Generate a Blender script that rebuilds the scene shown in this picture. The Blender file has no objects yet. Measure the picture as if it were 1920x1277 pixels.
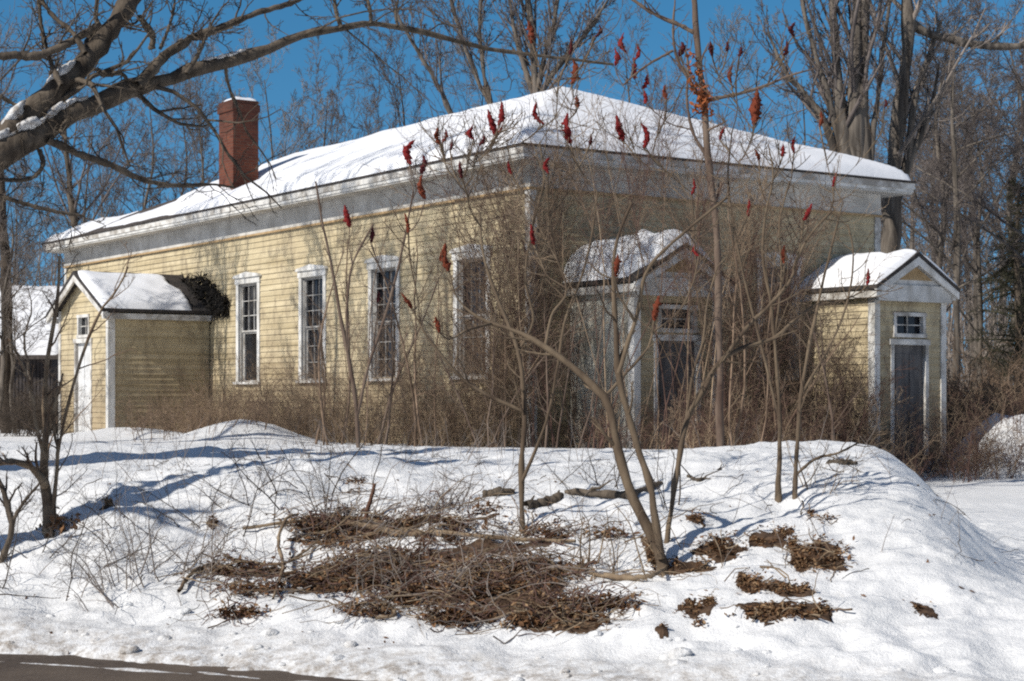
import bpy, math
import numpy as np
from mathutils import Vector

# ------------------------------------------------------------------ scene basics
SC = bpy.context.scene
COL = SC.collection
F, CX, HY, CAMZ = 3237.0, 960.0, 735.0, 1.6
R = math.radians
RNG = np.random.default_rng(7)

def at(px, py, d):
    """a measured photo position at distance d, as a world point"""
    return np.array([(px - CX) / F * d, d, CAMZ - (py - HY) / F * d])

# ------------------------------------------------------------------ noise
def _hash(ix, iy, seed):
    n = (ix.astype(np.int64) * 374761393 + iy.astype(np.int64) * 668265263 + seed * 974711) & 0x7fffffff
    n = ((n ^ (n >> 13)) * 1274126177) & 0x7fffffff
    n = n ^ (n >> 16)
    return (n & 0xffff) / 65535.0

def vnoise(x, y, seed=0):
    x = np.asarray(x, float); y = np.asarray(y, float)
    ix = np.floor(x); iy = np.floor(y)
    fx = x - ix; fy = y - iy
    fx = fx * fx * (3 - 2 * fx); fy = fy * fy * (3 - 2 * fy)
    a = _hash(ix, iy, seed); b = _hash(ix + 1, iy, seed)
    c = _hash(ix, iy + 1, seed); d = _hash(ix + 1, iy + 1, seed)
    return (a + (b - a) * fx) * (1 - fy) + (c + (d - c) * fx) * fy - .5

def fbm(x, y, oct=4, seed=0, gain=.5):
    s, a, f = 0, 1.0, 1.0
    for k in range(oct):
        s = s + a * vnoise(x * f, y * f, seed + 17 * k); a *= gain; f *= 2.03
    return s

def sstep(a, b, x):
    t = np.clip((x - a) / (b - a), 0, 1)
    return t * t * (3 - 2 * t)

# ------------------------------------------------------------------ terrain
TB = [-200, -.6, -.25, .0, .3, .6, 1.5, 3, 4.5, 6, 8, 11, 15, 20, 30, 45, 70, 140, 400]
ZB = [-.25, -.25, -.12, .03, .11, .15, .31, .58, .80, .92, .94, .87, .74, .60, .42, .30, .30, 1.5, 4]

def road_t(x, y):
    return (y + .432 * x - 9.42) / 1.09

def pixg_many(px, py):
    px = np.asarray(px, float); py = np.asarray(py, float); out = np.zeros((len(px), 3))
    D_ = np.concatenate([np.arange(8.5, 26, .03), np.arange(26, 60, .15)])
    for a in range(0, len(px), 400):
        p, q = px[a:a + 400, None], py[a:a + 400, None]; xx = (p - CX) / F * D_[None]; g = ground(xx, np.broadcast_to(D_, xx.shape))
        hit = (CAMZ - (q - HY) / F * D_[None]) <= g; k = np.where(hit.any(1), hit.argmax(1), len(D_) - 1); r = np.arange(len(k))
        out[a:a + 400] = np.stack([xx[r, k], D_[k], g[r, k]], -1)
    return out

def gauss(x, y, cx, cy, sx, sy, rot=0.0):
    dx, dy = x - cx, y - cy
    c, s = math.cos(rot), math.sin(rot)
    return np.exp(-.5 * (((dx * c + dy * s) / sx) ** 2 + ((-dx * s + dy * c) / sy) ** 2))

def ground(x, y):
    x = np.asarray(x, float); y = np.asarray(y, float)
    t = road_t(x, y)
    near = np.exp(-np.maximum(t, 0) / 16)
    tt = t + (.22 * fbm(x * 1.1, y * 1.1, 3, 5) + .10 * fbm(x * 6, y * 6, 3, 6)) * np.exp(-np.abs(t) / 3)
    z = np.interp(tt, TB, ZB)
    on = sstep(-.1, .8, t)
    drop = sstep(0, 1.25, x - (2.72 + .14 * (y - 12)))
    z = z - .74 * drop * sstep(1.6, 4.0, t) * (1 - .4 * sstep(14, 30, t))
    z = z + .16 * gauss(x, y, 2.75, 16.6, 1.0, 1.6) + .10 * gauss(x, y, 2.6, 13.2, .7, .9)
    z = z + .36 * gauss(x, y, -2.5, 13.95, 1.5, .8, .733) - .06 * gauss(x, y, -2.45, 14.5, .35, .5)
    z = z + .13 * gauss(x, y, -.3, 13.2, 1.1, 1.0)
    z = z + .45 * gauss(x, y, -4.9, 31.5, .8, 1.0) + .28 * gauss(x, y, -7.9, 36, 1.1, 1.0)
    z = z + 1.15 * gauss(x, y, 10.3, 35.5, .8, 1.2) * (1 + .5 * fbm(x * 2, y * 2, 3, 3))
    z = z + on * near * (.10 * fbm(x * .7, y * .7, 3, 11) + .095 * fbm(x * 2.4, y * 2.4, 5, 23, .58))
    z = z + on * np.exp(-np.maximum(t - .2, 0) / .8) * .05 * fbm(x * 7, y * 7, 3, 29)
    for (wx, wy) in WELLS: z = z - .07 * np.exp(-((x - wx) ** 2 + (y - wy) ** 2) / .022)
    return z

WELLS = []
def ground1(x, y):
    return float(ground(np.array([x]), np.array([y]))[0])

_D = np.concatenate([np.arange(8.5, 26, .02), np.arange(26, 90, .1)])
def pixg(px, py):
    """where the sight line through a photo position meets the ground"""
    x = (px - CX) / F * _D; z = CAMZ - (py - HY) / F * _D
    hit = np.nonzero(z <= ground(x, _D))[0]
    d = _D[hit[0]] if len(hit) else 60.0
    return np.array([(px - CX) / F * d, d, ground1((px - CX) / F * d, d)])

WELLS = [tuple(pixg(a_, b_)[:2]) for a_, b_ in ((1244, 1078), (980, 1000), (1460, 942), (1491, 937), (92, 1002), (6, 1058), (688, 988))]

# ------------------------------------------------------------------ materials
class NT:
    def __init__(self, name):
        self.m = bpy.data.materials.new(name); self.m.use_nodes = True
        self.n = self.m.node_tree.nodes; self.l = self.m.node_tree.links
        self.b = self.n['Principled BSDF']
        self.co = self.n.new('ShaderNodeTexCoord')
    def map(self, scale=(1, 1, 1), out='Object'):
        mp = self.n.new('ShaderNodeMapping'); mp.inputs['Scale'].default_value = scale
        self.l.new(self.co.outputs[out], mp.inputs['Vector']); return mp.outputs['Vector']
    def noise(self, scale, detail=4, rough=.6, vec=None, dist=0):
        t = self.n.new('ShaderNodeTexNoise'); t.inputs['Scale'].default_value = scale
        t.inputs['Detail'].default_value = detail; t.inputs['Roughness'].default_value = rough
        t.inputs['Distortion'].default_value = dist
        self.l.new(vec if vec is not None else self.map(), t.inputs['Vector']); return t.outputs['Fac']
    def ramp(self, fac, stops):
        r = self.n.new('ShaderNodeValToRGB'); e = r.color_ramp.elements
        while len(e) < len(stops): e.new(.5)
        for k, (p, c) in enumerate(stops):
            e[k].position = p; e[k].color = (*c, 1) if len(c) == 3 else c
        self.l.new(fac, r.inputs['Fac']); return r.outputs['Color']
    def mix(self, fac, a, b, mode='MIX'):
        x = self.n.new('ShaderNodeMix'); x.data_type = 'RGBA'; x.blend_type = mode
        for key, v in (('Factor', fac), ('A', a), ('B', b)):
            s = [i for i in x.inputs if i.name == key and (i.type == 'VALUE' if key == 'Factor' else i.type == 'RGBA')][0]
            if isinstance(v, (int, float)): s.default_value = v
            elif isinstance(v, tuple): s.default_value = (*v, 1)
            else: self.l.new(v, s)
        return [o for o in x.outputs if o.type == 'RGBA'][0]
    def col(self, c):
        if isinstance(c, tuple): self.b.inputs['Base Color'].default_value = (*c, 1)
        else: self.l.new(c, self.b.inputs['Base Color'])
        return self
    def rough(self, r, spec=.3):
        self.b.inputs['Roughness'].default_value = r
        self.b.inputs['Specular IOR Level'].default_value = spec; return self
    def bump(self, fac, strength=.3, dist=.02):
        b = self.n.new('ShaderNodeBump'); b.inputs['Strength'].default_value = strength
        b.inputs['Distance'].default_value = dist
        self.l.new(fac, b.inputs['Height']); self.l.new(b.outputs['Normal'], self.b.inputs['Normal']); return self

M = {}
def simple(name, c1, c2, scale=6, rough=.8, bump=.3, bdist=.01, vec=(1, 1, 1), spec=.2, lo=.35, hi=.65):
    t = NT(name); n = t.noise(scale, 5, .6, t.map(vec))
    t.col(t.ramp(n, [(lo, c1), (hi, c2)])).rough(rough, spec)
    if bump: t.bump(n, bump, bdist)
    M[name] = t.m; return t.m

# snow
t = NT('snow'); n1 = t.noise(1.3, 6, .6); n2 = t.noise(9, 6, .7); n3 = t.noise(45, 4, .7)
c = t.ramp(n1, [(.3, (.80, .80, .795)), (.7, (.87, .865, .86))])
vd = t.n.new('ShaderNodeVectorMath'); vd.operation = 'DOT_PRODUCT'; vd.inputs[1].default_value = (.3963, .9174, 0); t.l.new(t.co.outputs['Object'], vd.inputs[0])
mr = t.n.new('ShaderNodeMapRange'); mr.inputs[1].default_value = 9.25; mr.inputs[2].default_value = 8.62; t.l.new(vd.outputs['Value'], mr.inputs[0])
mm = t.n.new('ShaderNodeMath'); mm.operation = 'MULTIPLY'; t.l.new(mr.outputs[0], mm.inputs[0]); t.l.new(t.ramp(t.noise(11, 6, .75), [(.42, (0, 0, 0)), (.62, (.9, .9, .9))]), mm.inputs[1])
c = t.mix(mm.outputs[0], c, (.30, .25, .20))
c = t.mix(t.ramp(t.noise(3.2, 6, .7), [(.64, (0, 0, 0)), (.78, (.55, .55, .55))]), c, (.60, .56, .50))
hh = t.n.new('ShaderNodeMath'); hh.operation = 'ADD'; t.l.new(n2, hh.inputs[0]); t.l.new(n3, hh.inputs[1])
t.col(c).rough(.65, .25).bump(hh.outputs[0], .5, .04); M['snow'] = t.m
t = NT('roof_snow'); n1 = t.noise(.9, 5, .6)
t.col(t.ramp(n1, [(.3, (.82, .83, .85)), (.7, (.88, .88, .90))])).rough(.65, .25).bump(t.noise(5, 5, .6), .35, .03); M['roof_snow'] = t.m

# yellow clapboard
def clap_mat(name, scale_v, base=((.44, .355, .21), (.66, .555, .365))):
    t = NT(name)
    row = t.noise(1.0, 2, .5, t.map(scale_v))                       # long streaks, one tone per board
    big = t.noise(.55, 5, .65); fine = t.noise(14, 5, .7, t.map((1, 1, 1)))
    c = t.ramp(row, [(.3, base[0]), (.72, base[1])])
    c = t.mix(t.ramp(big, [(.45, (0, 0, 0)), (.75, (.55, .55, .55))]), c, (.62, .54, .36))
    c = t.mix(t.ramp(t.noise(2.3, 8, .75, t.map((1, 1, .5)), .6), [(.47, (0, 0, 0)), (.66, (.85, .85, .85))]), c, (.25, .20, .135))
    c = t.mix(t.ramp(t.noise(26, 3, .6, t.map((1, 1, 2.5))), [(.60, (0, 0, 0)), (.72, (.8, .8, .8))]), c, (.36, .31, .24))
    sp = t.n.new('ShaderNodeSeparateXYZ'); t.l.new(t.co.outputs['Object'], sp.inputs[0])
    mr = t.n.new('ShaderNodeMapRange'); mr.inputs[1].default_value = 3.1; mr.inputs[2].default_value = .8
    t.l.new(sp.outputs['Z'], mr.inputs[0])
    mm = t.n.new('ShaderNodeMath'); mm.operation = 'MULTIPLY'; t.l.new(mr.outputs[0], mm.inputs[0]); t.l.new(fine, mm.inputs[1])
    c = t.mix(mm.outputs[0], c, (.25, .17, .10))                     # splash dirt at the foot of the wall
    t.col(c).rough(.75, .25).bump(fine, .25, .006); M[name] = t.m
clap_mat('clapboard', (.35, .35, 7.7))
clap_mat('pale_clapboard', (.35, .35, 7.7), ((.46, .43, .33), (.62, .58, .46)))
simple('white_trim', (.46, .44, .40), (.80, .79, .76), 3.5, .6, .25, .004, (1, 1, .4))
simple('grey_trim', (.42, .40, .365), (.62, .60, .56), 2.2, .7, .25, .004)
simple('weathered_trim', (.36, .33, .29), (.70, .68, .64), 2.6, .7, .25, .004, lo=.4, hi=.56)
simple('pale_panel', (.30, .28, .23), (.60, .58, .50), 1.6, .8, .3, .005, (1.5, 1.5, .6), lo=.40, hi=.56)
simple('sash_grey', (.20, .19, .18), (.46, .45, .43), 9, .7, .2, .003)
simple('tan_board', (.36, .24, .12), (.48, .34, .19), 8)
simple('drip_edge', (.03, .028, .027), (.07, .06, .055), 6)
simple('shingle', (.05, .042, .038), (.12, .10, .09), 12, .9, .5, .02)
simple('door_grey', (.085, .08, .08), (.19, .178, .17), 2.5, .7, .3, .01, (2, 2, .5))
simple('door_white', (.55, .54, .52), (.76, .76, .76), 3, .6, .3, .01)
simple('iron', (.05, .045, .04), (.12, .10, .08), 30, .5)
t = NT('dark_glass'); t.col(t.ramp(t.noise(1.5, 3), [(.35, (.006, .006, .008)), (.7, (.03, .03, .034))])).rough(.12, .5); M['dark_glass'] = t.m
# brick
t = NT('brick'); tb = t.n.new('ShaderNodeTexBrick'); tb.inputs['Scale'].default_value = 1
v = t.co.outputs['Object']
sp = t.n.new('ShaderNodeSeparateXYZ'); t.l.new(v, sp.inputs[0]); cb = t.n.new('ShaderNodeCombineXYZ')
ad = t.n.new('ShaderNodeMath'); ad.operation = 'ADD'; t.l.new(sp.outputs['X'], ad.inputs[0]); t.l.new(sp.outputs['Y'], ad.inputs[1])
t.l.new(ad.outputs[0], cb.inputs['X']); t.l.new(sp.outputs['Z'], cb.inputs['Y']); t.l.new(cb.outputs[0], tb.inputs['Vector'])
for k, x in (('Brick Width', .21), ('Row Height', .075), ('Mortar Size', .008)): tb.inputs[k].default_value = x
tb.inputs['Color1'].default_value = (.20, .066, .038, 1); tb.inputs['Color2'].default_value = (.11, .036, .024, 1); tb.inputs['Mortar'].default_value = (.13, .08, .06, 1)
t.col(t.mix(t.ramp(t.noise(2.2, 5, .6), [(.35, (0, 0, 0)), (.8, (.8, .8, .8))]), tb.outputs['Color'], (.10, .04, .03)))
bc = t.b.inputs['Base Color'].links[0].from_socket; mrz = t.n.new('ShaderNodeMapRange'); mrz.inputs[1].default_value = 7.9; mrz.inputs[2].default_value = 9.0; t.l.new(sp.outputs['Z'], mrz.inputs[0])
ms_ = t.n.new('ShaderNodeMath'); ms_.operation = 'MULTIPLY'; t.l.new(mrz.outputs[0], ms_.inputs[0]); t.l.new(t.noise(3.5, 6, .7), ms_.inputs[1])
t.col(t.mix(ms_.outputs[0], bc, (.045, .03, .026))).rough(.9, .15).bump(tb.outputs['Fac'], -.5, .01); M['brick'] = t.m
# wood and twigs
simple('bark', (.055, .043, .033), (.155, .125, .095), 9, .9, .9, .03, (1, 1, .35), .15)
simple('bark_grey', (.06, .05, .042), (.20, .17, .14), 4, .9, .8, .05, (1.6, 1.6, .16), .15, .36, .62)
simple('twig_dark', (.045, .035, .028), (.10, .078, .06), 3, .9, 0)
simple('twig_grey', (.16, .135, .115), (.32, .27, .235), 1.5, .9, 0)
simple('twig_mauve', (.10, .082, .075), (.20, .17, .155), 1.5, .9, 0)
simple('sumac_bark', (.075, .052, .036), (.20, .15, .10), 7, .85, .5, .01, (1, 1, .3))
simple('sumac_red', (.10, .05, .035), (.20, .11, .07), 7, .85, .4, .01, (1, 1, .3))
simple('sumac_dim', (.085, .055, .042), (.19, .14, .105), 5, .85, .4, .01, (1, 1, .3))
simple('brush_tan', (.22, .155, .10), (.42, .31, .21), 2.5, .9, 0)
simple('brush_brown', (.12, .08, .053), (.30, .21, .145), 2.5, .9, 0)
simple('brush_red', (.075, .045, .036), (.17, .10, .078), 2.5, .9, 0)
simple('stick', (.12, .08, .052), (.33, .25, .165), 6, .9, 0)
simple('dead_leaf', (.07, .035, .018), (.24, .125, .060), 9, .85, 0)
simple('tan_leaf', (.15, .085, .045), (.36, .235, .13), 9, .85, 0)
simple('orange_leaf', (.22, .06, .02), (.42, .14, .05), 12, .85, 0)
simple('soil', (.045, .027, .017), (.13, .08, .05), 14, .95, .8, .03)
simple('cone_red', (.10, .010, .012), (.36, .03, .028), 60, .8, .8, .01)
simple('cone_rust', (.11, .022, .012), (.30, .075, .035), 60, .8, .8, .01)
simple('cone_dark', (.05, .012, .014), (.15, .03, .03), 60, .85, .8, .01)
simple('vine_dark', (.010, .010, .010), (.04, .034, .028), 6, .9, 0)  # near-black shade tone for the tangle above the side porch
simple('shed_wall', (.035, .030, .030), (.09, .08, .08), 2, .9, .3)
simple('hill', (.20, .18, .17), (.5, .5, .5), .08, .9, 0)
t = NT('asphalt'); n = t.noise(.8, 6, .7, t.map((1, 1, 1))); f = t.noise(40, 4, .7)
c = t.ramp(n, [(.35, (.050, .036, .026)), (.65, (.13, .098, .070))])
c = t.mix(t.ramp(f, [(.35, (0, 0, 0)), (.7, (.5, .5, .5))]), c, (.17, .13, .10))
t.col(c).rough(.75, .3).bump(f, .3, .01); M['asphalt'] = t.m

# ------------------------------------------------------------------ object helpers
def link(o, parent=None):
    COL.objects.link(o)
    if parent is not None: o.parent = parent
    return o
def tag(o, label=None, cat=None, group=None, kind=None):
    for k, v in (('label', label), ('category', cat), ('group', group), ('kind', kind)):
        if v: o[k] = v
    return o
def empty(name, loc=(0, 0, 0), rz=0, **kw):
    o = bpy.data.objects.new(name, None); o.location = tuple(float(c) for c in loc); o.rotation_euler = (0, 0, rz)
    o.empty_display_size = .2
    return tag(link(o), **kw)
def np_mesh(name, V, Q, mat, smooth=False, tris=None):
    """mesh from arrays: V (n,3), Q (m,4) quads, tris (k,3)"""
    me = bpy.data.meshes.new(name)
    V = np.ascontiguousarray(V, np.float32); Q = np.asarray(Q, np.int32).reshape(-1, 4)
    T = np.zeros((0, 3), np.int32) if tris is None else np.asarray(tris, np.int32)
    me.vertices.add(len(V)); me.vertices.foreach_set('co', V.ravel())
    nl = Q.size + T.size
    me.loops.add(nl); me.loops.foreach_set('vertex_index', np.concatenate([Q.ravel(), T.ravel()]).astype(np.int32))
    me.polygons.add(len(Q) + len(T))
    st = np.concatenate([np.arange(len(Q)) * 4, Q.size + np.arange(len(T)) * 3]).astype(np.int32)
    me.polygons.foreach_set('loop_start', st)
    if smooth: me.polygons.foreach_set('use_smooth', np.ones(len(st), bool))
    me.materials.append(mat); me.update(calc_edges=True)
    return me
def np_obj(name, V, Q, mat, parent=None, smooth=False, tris=None):
    return link(bpy.data.objects.new(name, np_mesh(name, V, Q, mat, smooth, tris)), parent)

class MB:
    """collects boxes, quads and prisms; one mesh object at the end"""
    def __init__(self): self.v = []; self.f = []
    def poly(self, *pts):
        i = len(self.v); self.v += [tuple(map(float, p)) for p in pts]; self.f.append(tuple(range(i, i + len(pts)))); return self
    def box(self, x0, x1, y0, y1, z0, z1):
        return self.hexa([(x0, y0, z0), (x1, y0, z0), (x1, y1, z0), (x0, y1, z0), (x0, y0, z1), (x1, y0, z1), (x1, y1, z1), (x0, y1, z1)])
    def hexa(self, p):
        i = len(self.v); self.v += [tuple(map(float, q)) for q in p]
        for f in ((0, 3, 2, 1), (4, 5, 6, 7), (0, 1, 5, 4), (1, 2, 6, 5), (2, 3, 7, 6), (3, 0, 4, 7)): self.f.append(tuple(i + k for k in f))
        return self
    def prism(self, poly, vec):
        """closed polygon (3-D points) swept by vec"""
        n = len(poly); i = len(self.v); vec = np.array(vec, float)
        self.v += [tuple(map(float, p)) for p in poly] + [tuple(map(float, np.array(p) + vec)) for p in poly]
        self.f.append(tuple(range(i, i + n))); self.f.append(tuple(range(i + 2 * n - 1, i + n - 1, -1)))
        for k in range(n): self.f.append((i + k, i + (k + 1) % n, i + n + (k + 1) % n, i + n + k))
        return self
    def xf(self, fn): self.v = [tuple(map(float, fn(*p))) for p in self.v]; return self
    def build(self, name, mat, parent=None):
        me = bpy.data.meshes.new(name); me.from_pydata(self.v, [], self.f); me.materials.append(mat); me.update()
        return link(bpy.data.objects.new(name, me), parent)

# ------------------------------------------------------------------ branches
def tubes(P, Rr, sides):
    """P (N,n,3) polylines, Rr (N,n) radii -> V, Q"""
    N, n, _ = P.shape
    T = np.empty_like(P); T[:, 1:-1] = P[:, 2:] - P[:, :-2]; T[:, 0] = P[:, 1] - P[:, 0]; T[:, -1] = P[:, -1] - P[:, -2]
    T /= np.linalg.norm(T, axis=2, keepdims=True) + 1e-9
    m = P[:, -1] - P[:, 0]
    ref = np.zeros((N, 3)); ref[np.arange(N), np.argmin(np.abs(m), axis=1)] = 1
    A = np.cross(T, ref[:, None, :]); A /= np.linalg.norm(A, axis=2, keepdims=True) + 1e-9
    B = np.cross(T, A)
    an = np.arange(sides) * 2 * np.pi / sides
    V = P[:, :, None, :] + Rr[:, :, None, None] * (np.cos(an)[None, None, :, None] * A[:, :, None, :] + np.sin(an)[None, None, :, None] * B[:, :, None, :])
    V = V.reshape(-1, 3)
    i = np.arange(N)[:, None, None] * n * sides + np.arange(n - 1)[None, :, None] * sides + np.arange(sides)[None, None, :]
    j = np.arange(N)[:, None, None] * n * sides + np.arange(n - 1)[None, :, None] * sides + ((np.arange(sides) + 1) % sides)[None, None, :]
    Q = np.stack([i, j, j + sides, i + sides], -1).reshape(-1, 4)
    return V, Q

class Geo:
    def __init__(self): self.V = []; self.Q = []; self.n = 0
    def add(self, V, Q): self.V.append(V); self.Q.append(Q + self.n); self.n += len(V); return self
    def tubes(self, P, Rr, sides): return self.add(*tubes(np.asarray(P, float), np.asarray(Rr, float), sides))
    def obj(self, name, mat, parent=None, base=(0, 0, 0), smooth=True):
        return np_obj(name, np.concatenate(self.V) - np.array(base), np.concatenate(self.Q), mat, parent, smooth)
    def mesh(self, name, mat, base=(0, 0, 0)):
        return np_mesh(name, np.concatenate(self.V) - np.array(base), np.concatenate(self.Q), mat, True)

def unit(a): return a / (np.linalg.norm(a, axis=-1, keepdims=True) + 1e-9)

def smooth_path(pts, rad, n, wob=0.0, rng=RNG):
    """Catmull-Rom through pts (m,3), radii (m) -> (n,3),(n)"""
    pts = np.asarray(pts, float); rad = np.asarray(rad, float); m = len(pts)
    ext = np.vstack([2 * pts[0] - pts[1], pts, 2 * pts[-1] - pts[-2]])
    t = np.linspace(0, m - 1 - 1e-6, n); k = t.astype(int); f = (t - k)[:, None]
    p0, p1, p2, p3 = ext[k], ext[k + 1], ext[k + 2], ext[k + 3]
    P = .5 * (2 * p1 + (p2 - p0) * f + (2 * p0 - 5 * p1 + 4 * p2 - p3) * f ** 2 + (3 * p1 - p0 - 3 * p2 + p3) * f ** 3)
    Rr = np.interp(t, np.arange(m), rad)
    if wob:
        w = rng.normal(0, 1, P.shape); w[0] = 0
        P = P + w * wob * Rr[:, None]
        Rr = Rr * (1 + .12 * rng.normal(0, 1, n))
    return P, np.maximum(Rr, .0008)

def spawn(rng, P, Rr, k, tmin, tmax, ang, angj, lr, n, wig, up, rr=.55, rtip=.25, rmin=.003, lmin=0.0, taper=.6, L=None, pend=None):
    """k children on each polyline; returns P2, R2, L2"""
    N, m, _ = P.shape
    if L is None: L = np.linalg.norm(np.diff(P, axis=1), axis=2).sum(1)
    idx = np.repeat(np.arange(N), k)
    t = (tmin + (tmax - tmin) * ((np.tile(np.arange(k), N) + rng.random(N * k)) / k)) * (m - 1)
    i = np.minimum(t.astype(int), m - 2); f = (t - i)[:, None]
    p = P[idx, i] * (1 - f) + P[idx, i + 1] * f
    r0 = Rr[idx, i] * (1 - f[:, 0]) + Rr[idx, i + 1] * f[:, 0]
    tan = unit(P[idx, i + 1] - P[idx, i])
    q = unit(np.cross(tan, rng.normal(0, 1, (N * k, 3))))
    a = np.radians(ang + angj * rng.normal(0, 1, N * k))[:, None]
    d = tan * np.cos(a) + q * np.sin(a)
    Lc = L[idx] * lr * (1 - taper * t / (m - 1)) * rng.uniform(.55, 1.25, N * k) + lmin
    pts = [p]; st = (Lc / (n - 1))[:, None]
    for s in range(n - 1):
        d = unit(d + wig * rng.normal(0, 1, d.shape) + np.array([0, 0, up]))
        p = p + d * st; pts.append(p)
    P2 = np.stack(pts, 1)
    rb = np.maximum(np.minimum(r0 * rr, .9 * r0), rmin)
    R2 = np.maximum(rb[:, None] * np.linspace(1, rtip, n)[None, :], rmin * .7)
    return P2, R2, Lc

# ------------------------------------------------------------------ camera, light, sky
cam = bpy.data.cameras.new('camera'); cam.sensor_width = 36; cam.lens = 36 * F / 1920
cam.shift_y = (HY - 638.5) / 1920; cam.clip_end = 3000
co = bpy.data.objects.new('camera', cam); co.location = (0, 0, CAMZ); co.rotation_euler = (R(90), 0, 0); COL.objects.link(co)
SC.camera = co
EL = R(38); SH = np.array([-.79, -.613]); SH /= np.linalg.norm(SH)
to_sun = Vector((SH[0] * math.cos(EL), SH[1] * math.cos(EL), math.sin(EL)))
sl = bpy.data.lights.new('sun', 'SUN'); sl.energy = 4.4; sl.angle = R(.5); sl.color = (1, .955, .88)
so = bpy.data.objects.new('sun', sl); so.rotation_euler = to_sun.to_track_quat('Z', 'Y').to_euler(); so.location = (-20, -20, 30); COL.objects.link(so)
w = bpy.data.worlds.new('World'); SC.world = w; w.use_nodes = True
wn, wl = w.node_tree.nodes, w.node_tree.links
sky = wn.new('ShaderNodeTexSky'); sky.sky_type = 'NISHITA'; sky.sun_disc = False
sky.sun_elevation = EL; sky.sun_rotation = math.atan2(SH[0], SH[1]); sky.altitude = 300
sky.air_density = 1.0; sky.dust_density = .15; sky.ozone_density = 2.0
hs = wn.new('ShaderNodeHueSaturation'); hs.inputs['Saturation'].default_value = 1.34; hs.inputs['Hue'].default_value = .489; hs.inputs['Value'].default_value = 1.36; hs2 = wn.new('ShaderNodeHueSaturation'); hs2.inputs['Saturation'].default_value = .95
wl.new(sky.outputs['Color'], hs.inputs['Color'])
tc = wn.new('ShaderNodeTexCoord'); va = wn.new('ShaderNodeVectorMath'); va.operation = 'ADD'; va.inputs[1].default_value = (0, 0, .17)
vn = wn.new('ShaderNodeVectorMath'); vn.operation = 'NORMALIZE'          # clear, dry air: deep blue well down the sky
wl.new(tc.outputs['Generated'], va.inputs[0]); wl.new(va.outputs[0], vn.inputs[0]); wl.new(vn.outputs[0], sky.inputs['Vector'])
wl.new(sky.outputs['Color'], hs2.inputs['Color'])
an = wn.new('ShaderNodeVectorMath'); an.operation = 'DOT_PRODUCT'; an.inputs[1].default_value = (.35, .85, -.40)
tg0 = wn.new('ShaderNodeTexCoord'); wl.new(tg0.outputs['Generated'], an.inputs[0])
am = wn.new('ShaderNodeMapRange'); am.interpolation_type = 'SMOOTHSTEP'; am.inputs[1].default_value = .25; am.inputs[2].default_value = .65; wl.new(an.outputs['Value'], am.inputs[0])
mxs = wn.new('ShaderNodeMix'); mxs.data_type = 'RGBA'; wl.new(am.outputs[0], mxs.inputs[0]); wl.new(hs2.outputs['Color'], mxs.inputs[6]); wl.new(hs.outputs['Color'], mxs.inputs[7])
bg = wn['Background']; wl.new(mxs.outputs[2], bg.inputs['Color']); bg.inputs['Strength'].default_value = .086
SC.view_settings.view_transform = 'Standard'; SC.view_settings.look = 'None'; SC.view_settings.exposure = 0; SC.view_settings.gamma = 1
try:
    SC.cycles.use_denoising = False; SC.cycles.filter_width = 2.1
    SC.cycles.max_bounces = 5; SC.cycles.diffuse_bounces = 2
except Exception: pass

# ------------------------------------------------------------------ ground and road
xs = np.unique(np.concatenate([np.linspace(-6.5, 6.5, 430), 6.5 + np.geomspace(.03, 390, 110), -6.5 - np.geomspace(.03, 390, 110)]))
ys = np.unique(np.concatenate([-60 + np.linspace(0, 66, 20), np.linspace(7, 19, 420), 19 + np.geomspace(.03, 600, 190)]))
X, Y = np.meshgrid(xs, ys); Z = ground(X, Y)
nx, ny = len(xs), len(ys)
i = (np.arange(ny - 1)[:, None] * nx + np.arange(nx - 1)[None, :]).ravel()
tag(np_obj('snowy_ground', np.stack([X, Y, Z], -1).reshape(-1, 3), np.stack([i, i + 1, i + nx + 1, i + nx], -1), M['snow'], smooth=True),
    'white snow cover rising as a bank from the road edge to the house', 'snow', kind='structure')
# road: one sheet along the bank
ru = np.array([1, -.432]); ru = ru / np.linalg.norm(ru); rn = np.array([.432, 1]) / math.hypot(.432, 1)
o0 = np.array([0, 9.42])
na, nb = 160, 30; aa = np.linspace(-80, 80, na); bb = np.linspace(-7, .25, nb)
A_, B_ = np.meshgrid(aa, bb)
rx = o0[0] + ru[0] * A_ + rn[0] * B_; ry = o0[1] + ru[1] * A_ + rn[1] * B_
rz = .0 - .004 * (B_ + 3.3) ** 2 * .3 + 0 * A_
i = (np.arange(nb - 1)[:, None] * na + np.arange(na - 1)[None, :]).ravel()
tag(np_obj('road', np.stack([rx, ry, rz], -1).reshape(-1, 3), np.stack([i, i + 1, i + na + 1, i + na], -1), M['asphalt'], smooth=True),
    'damp brown asphalt road along the foot of the snow bank', 'road', kind='structure')
# streak of packed snow left on the road
na, nb = 260, 60; aa = np.linspace(-3.4, .6, na); bb = np.linspace(-.95, .05, nb)
A_, B_ = np.meshgrid(aa, bb)
cen = -.34 + .06 * (A_ + 2) + .05 * fbm(A_ * 1.7, A_ * 0 + 3, 2, 9)
m_ = .05 + .22 * sstep(-2.6, -.3, A_) - np.abs(B_ - cen) * 3.2 + .34 * fbm(A_ * 2.2, B_ * 9, 4, 71)
px_ = o0[0] + ru[0] * A_ + rn[0] * B_; py_ = o0[1] + ru[1] * A_ + rn[1] * B_
pz_ = np.clip(m_ * .06, -.03, .014) - .0012 * (B_ + 3.3) ** 2
i = (np.arange(nb - 1)[:, None] * na + np.arange(na - 1)[None, :]).ravel()
tag(np_obj('snow_streak', np.stack([px_, py_, pz_], -1).reshape(-1, 3), np.stack([i, i + 1, i + na + 1, i + na], -1), M['snow'], smooth=True),
    'broken white streak of packed snow lying on the road', 'snow', kind='structure')

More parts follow.
